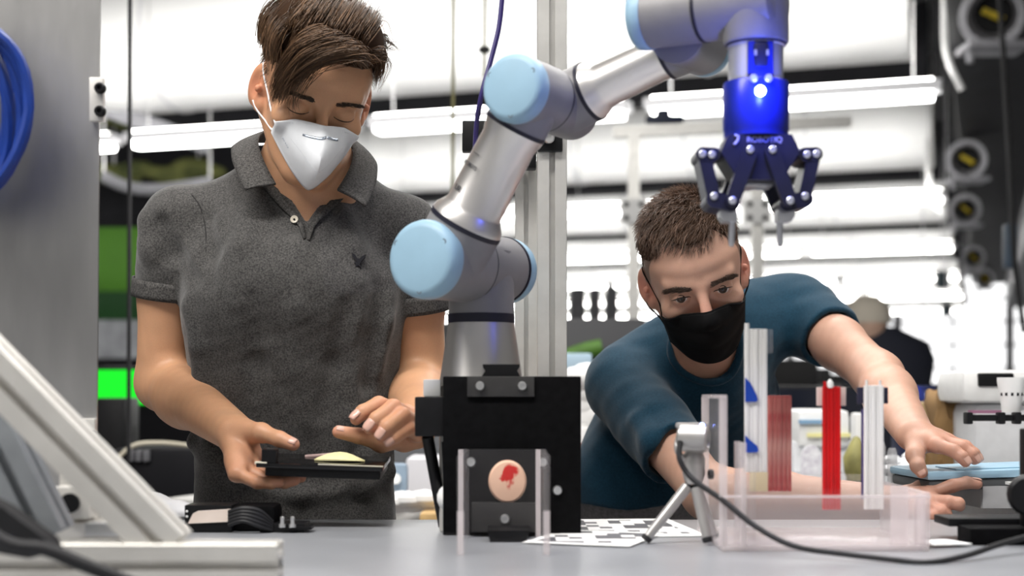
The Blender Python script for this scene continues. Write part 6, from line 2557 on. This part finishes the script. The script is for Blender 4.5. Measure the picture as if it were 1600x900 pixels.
for pts, r, dp in [([(935, 715), (985, 750), (1040, 778)], .008, .001)]:
    fold_on(s2, pts, .018, -.0135, .012, 's')
s2.op(wr_noise, (-9, -9, -9), (9, 9, 9), 0, 'd')
outer2 = Field()
outer2.ops = list(s2.ops)
s2.op(lambda Pp: np.zeros(len(Pp), np.float32), (-9, -9, -9), (9, 9, 9), .0105, 'shell')
for q, ax in cu2:
    ic = Field()
    ic.cone(q - ax * .010, q + ax * .03, .0470, .0490)

    def inner(Pp, ic=ic):
        l, h = Pp.min(0), Pp.max(0)
        return np.maximum(ic.eval(Pp, l, h, .3), .014 - torso2.eval(Pp, l, h, .1))
    s2.op(inner, q - .13, q + .13, .001, 's')
hem_q = hip2 + ax2 * .100


def hem(Pp):
    d = Pp[:, 2] - (CZ - .200) + .004 * np.sin(Pp[:, 0] * 40)
    far = np.linalg.norm(Pp - hip2, axis=1) - .30
    return np.maximum(d, far)


s2.op(hem, hip2 - .32, hip2 + .32, .001, 's')
nax = unit(nv(W(1090, 470, 2.28)) - nb2)
s2.ecap(nb2 + V3(-.006, -.012, -.010), nb2 + nax * .12 + V3(0, -.02, .0), (.051, .050), (.056, .055), lr2, .004, 's')
lo, hi = bbox([sR2, sL2, hip2, nb2, cu2[0][0], cu2[1][0]], .0)
P, Q = polygonise(s2, [(lo + V3(-.17, -.17, -.05), hi + V3(.12, .16, .09), .0032, ())], 2)
TEE = mat('dark_teal_jersey', (.004, .030, .055), .85, col2=(.007, .042, .075), scale=300, bump=.15, bscale=900, sheen=.15, spec=.2)
tee = mesh_object('t_shirt', P, Q, TEE, p2m, 180)
# neck rib
pts = []
for i in range(40):
    g = 2 * math.pi * i / 40
    c0_ = nb2 + V3(-.006, -.012, -.010)
    n_ax = unit(nb2 + nax * .12 + V3(0, -.02, .0) - c0_)
    s_ = unit(lr2 - n_ax * (lr2 @ n_ax))
    q_ = np.cross(n_ax, s_)
    dr = s_ * math.cos(g) + q_ * math.sin(g)
    best = None
    for h_ in np.arange(-.06, .10, .002):
        pp = (c0_ + n_ax * h_ + dr * .0595).astype(np.float32)[None]
        if outer2.eval(pp, pp[0] - .01, pp[0] + .01)[0] > 0:
            best = pp[0]
            break
    pts.append(best if best is not None else c0_ + dr * .0595)
pts = np.array(pts)
for _ in range(3):
    pts = (np.roll(pts, 1, 0) + pts * 2 + np.roll(pts, -1, 0)) / 4
MB().tube([Vector(p.tolist()) for p in pts], .0062, 10, closed=True).build('neck_rib', TEE, tee, smooth=180)
# trousers and shoes
t2 = Field()
hc2 = hip2 + V3(0, .02, -.02)
t2.ecap(hc2 - lr2 * .05, hc2 + lr2 * .05, (.105, .10), (.105, .10), (0, 0, 1), .03)
t2.ecap(hip2, hip2 + ax2 * .18, (.152, .098), (.148, .096), lr2, .03)
for sd in (-1, 1):
    kx = hc2[0] + sd * .10
    t2.cone(hc2 + V3(sd * .085, .01, -.05), V3(kx, hc2[1] - .02, .46), .088, .065, .03)
    t2.cone(V3(kx, hc2[1] - .02, .46), V3(kx, hc2[1] + .04, .09), .066, .055, .02)
P, Q = polygonise(t2, [(V3(hc2[0] - .28, hc2[1] - .25, .03), V3(hc2[0] + .28, hc2[1] + .2, hc2[2] + .2), .008, ())], 1)
mesh_object('trousers', P, Q, mat('grey_denim', (.19, .18, .185), .8, var=.2, scale=200), p2m, 180)
for sd in (-1, 1):
    MB().ball((float(hc2[0]) + sd * .10, float(hc2[1]) - .01, .045), .05, 16, (1, 2.6, .9)).build('shoe', RUBBER, p2m, smooth=180)

# --- black pleated mask
BM = mat('black_mask_fabric', (.0025, .0025, .003), .75, var=.2, scale=80, bump=.1, bscale=400, spec=.15)


def mask2(s, t):
    a = abs(s)
    zu = -.020 - .018 * a ** 1.6
    yu = -.109 + .066 * a ** 1.55
    zl = -.118 + .030 * a ** 2
    yl = -.080 + .052 * a ** 1.8
    x = (.0665 + (.060 - .0665) * t) * s
    z = zu + (zl - zu) * t
    y = yu + (yl - yu) * t
    bul = math.sin(math.pi * min(1, t * .95 + .03)) * (1 - a ** 2.2)
    y -= .016 * bul
    y -= .0035 * abs(math.sin(t * math.pi * 3.0)) * (1 - a ** 3)
    y -= .0035 * max(0, 1 - a * 4) * (1 - t)
    return L2(x, y, z)


_m2 = np.array([mask2(-1 + 2 * i / 36, j / 28) for j in range(29) for i in range(37)])
_m2 = push_out(b2, _m2, H2R @ V3(0, -1, 0), .0035).reshape(29, 37, 3)
_m2[:, 1:-1] = (_m2[:, :-2] + 4 * _m2[:, 1:-1] + _m2[:, 2:]) / 6


def mask2(s, t):
    i, j = int(round((s + 1) / 2 * 36)), int(round(t * 28))
    return _m2[j, i].astype(np.float32)


rows = [[Vector(_m2[j, i].tolist()) for i in range(37)] for j in range(29)]
mk2 = root('face_mask', rows[14][18])
mk2.parent = p2m
mk2.location = rows[14][18] - _abs[p2m]
MB().grid(rows).build('mask_shell', BM, mk2, smooth=60, solid=.002)
MB().tube([Vector((mask2(-1 + 2 * i / 36, .0)).tolist()) for i in range(37)], .0016, 6).build('mask_hem', BM, mk2)
MB().tube([Vector((mask2(-1 + 2 * i / 36, 1.0)).tolist()) for i in range(37)], .0016, 6).build('mask_hem', BM, mk2)
for sg in (-1, 1):
    loop_on(b2, H2o, H2R, sg, mask2(sg, .04), [(-.030, -.022), (-.012, .0), (.002, .022), (.012, .030)], .0014, BM, mk2)
    loop_on(b2, H2o, H2R, sg, mask2(sg, .92), [(-.024, -.070), (-.008, -.056), (.004, -.040), (.010, -.030)], .0014, BM, mk2)

# --- short brown hair
r2 = np.random.default_rng(23)
hv = Field()
hv.ell(L2(0, .014, .044), (.0755, .095, .080), H2R, .01)
hv.ell(L2(0, -.028, .066), (.060, .058, .044), H2R, .03)


def hairline2(Pp):
    q = (Pp - H2o) @ H2R
    hl_ = line2(q[:, 0], q[:, 1])
    return (hl_ + .007 - q[:, 2]).astype(np.float32)


hv.op(hairline2, H2o - .3, H2o + .3, .006, 'i')
P, Q = polygonise(hv, [(H2o + V3(-.14, -.15, -.10), H2o + V3(.14, .16, .18), .003, ())], 2)
hc_base = np.array((.055, .034, .024))
mesh_object('hair', P, Q, HAIRB, p2m, 180, cols=np.repeat(hc_base[None], len(P), 0))
ST = []
cen, rad_ = np.array((0, .010, .040)), np.array((.0755, .097, .086))
cnt = 0
while cnt < 5200:
    v = r2.normal(size=3)
    v /= np.linalg.norm(v)
    p = cen + v * rad_
    hl_ = float(line2(np.array(p[0]), np.array(p[1])))
    if p[2] < hl_ + r2.normal() * .0025:
        continue
    cnt += 1
    nrm = v / rad_
    nrm /= np.linalg.norm(nrm)
    top = np.clip((p[2] - .055) / .04, 0, 1)
    flow = np.array([-.45 * top + .1 * p[0] / .07, -.75 * top + .1, -.2 - .45 * (1 - top)])
    flow = flow - nrm * (flow @ nrm)
    flow /= np.linalg.norm(flow) + 1e-6
    ln_ = (.008 + .024 * top) * r2.uniform(.8, 1.15)
    ph = math.sin(p[0] * 190 + p[1] * 60) * .25
    S = []
    q = p - nrm * .002
    for k in range(6):
        S.append(q.copy())
        t = k / 5
        d = flow * (.50 + .6 * t) + nrm * ((.75 if top > .3 else .5) * (1 - t * 1.1)) + np.array([ph, 0, 0]) * t * top + r2.normal(size=3) * .12
        q = q + d / np.linalg.norm(d) * ln_ / 5
    ST.append(H2o + np.array(S) @ H2R.T)
nb_ = 0
BRY = {sx: [surf_local(b2, H2o, H2R, sx * (.013 + .004 * k), .018) for k in range(11)] for sx in (-1, 1)}
for sx in (-1, 1):
    for _ in range(190):
        u = r2.random()
        p = np.array([sx * (.013 + .040 * u), BRY[sx][int(u * 10)] + .001, .0138 + .0024 * math.sin(u * 2.7) + r2.normal() * .0019])
        d = np.array([sx * .9, .30 * u, .10 - .28 * u])
        S = np.stack([p + d * .009 * q + np.array([0, -.0015 * math.sin(q * 3), 0]) for q in np.linspace(0, 1, 5)])
        ST.append(H2o + S @ H2R.T)
        nb_ += 1
P, Q, ids = hair_strands(ST, .00065)
cr = r2.random(len(ST))
tone = np.where(cr < .8, .65 + .8 * cr, 1.6 + 1.6 * (cr - .8))
tone[-nb_:] = .5
mesh_object('hair_strands', P, Q, HAIRM, p2m, 180, cols=np.clip(np.array((.105, .062, .042))[None] * tone[ids][:, None], 0, 1))
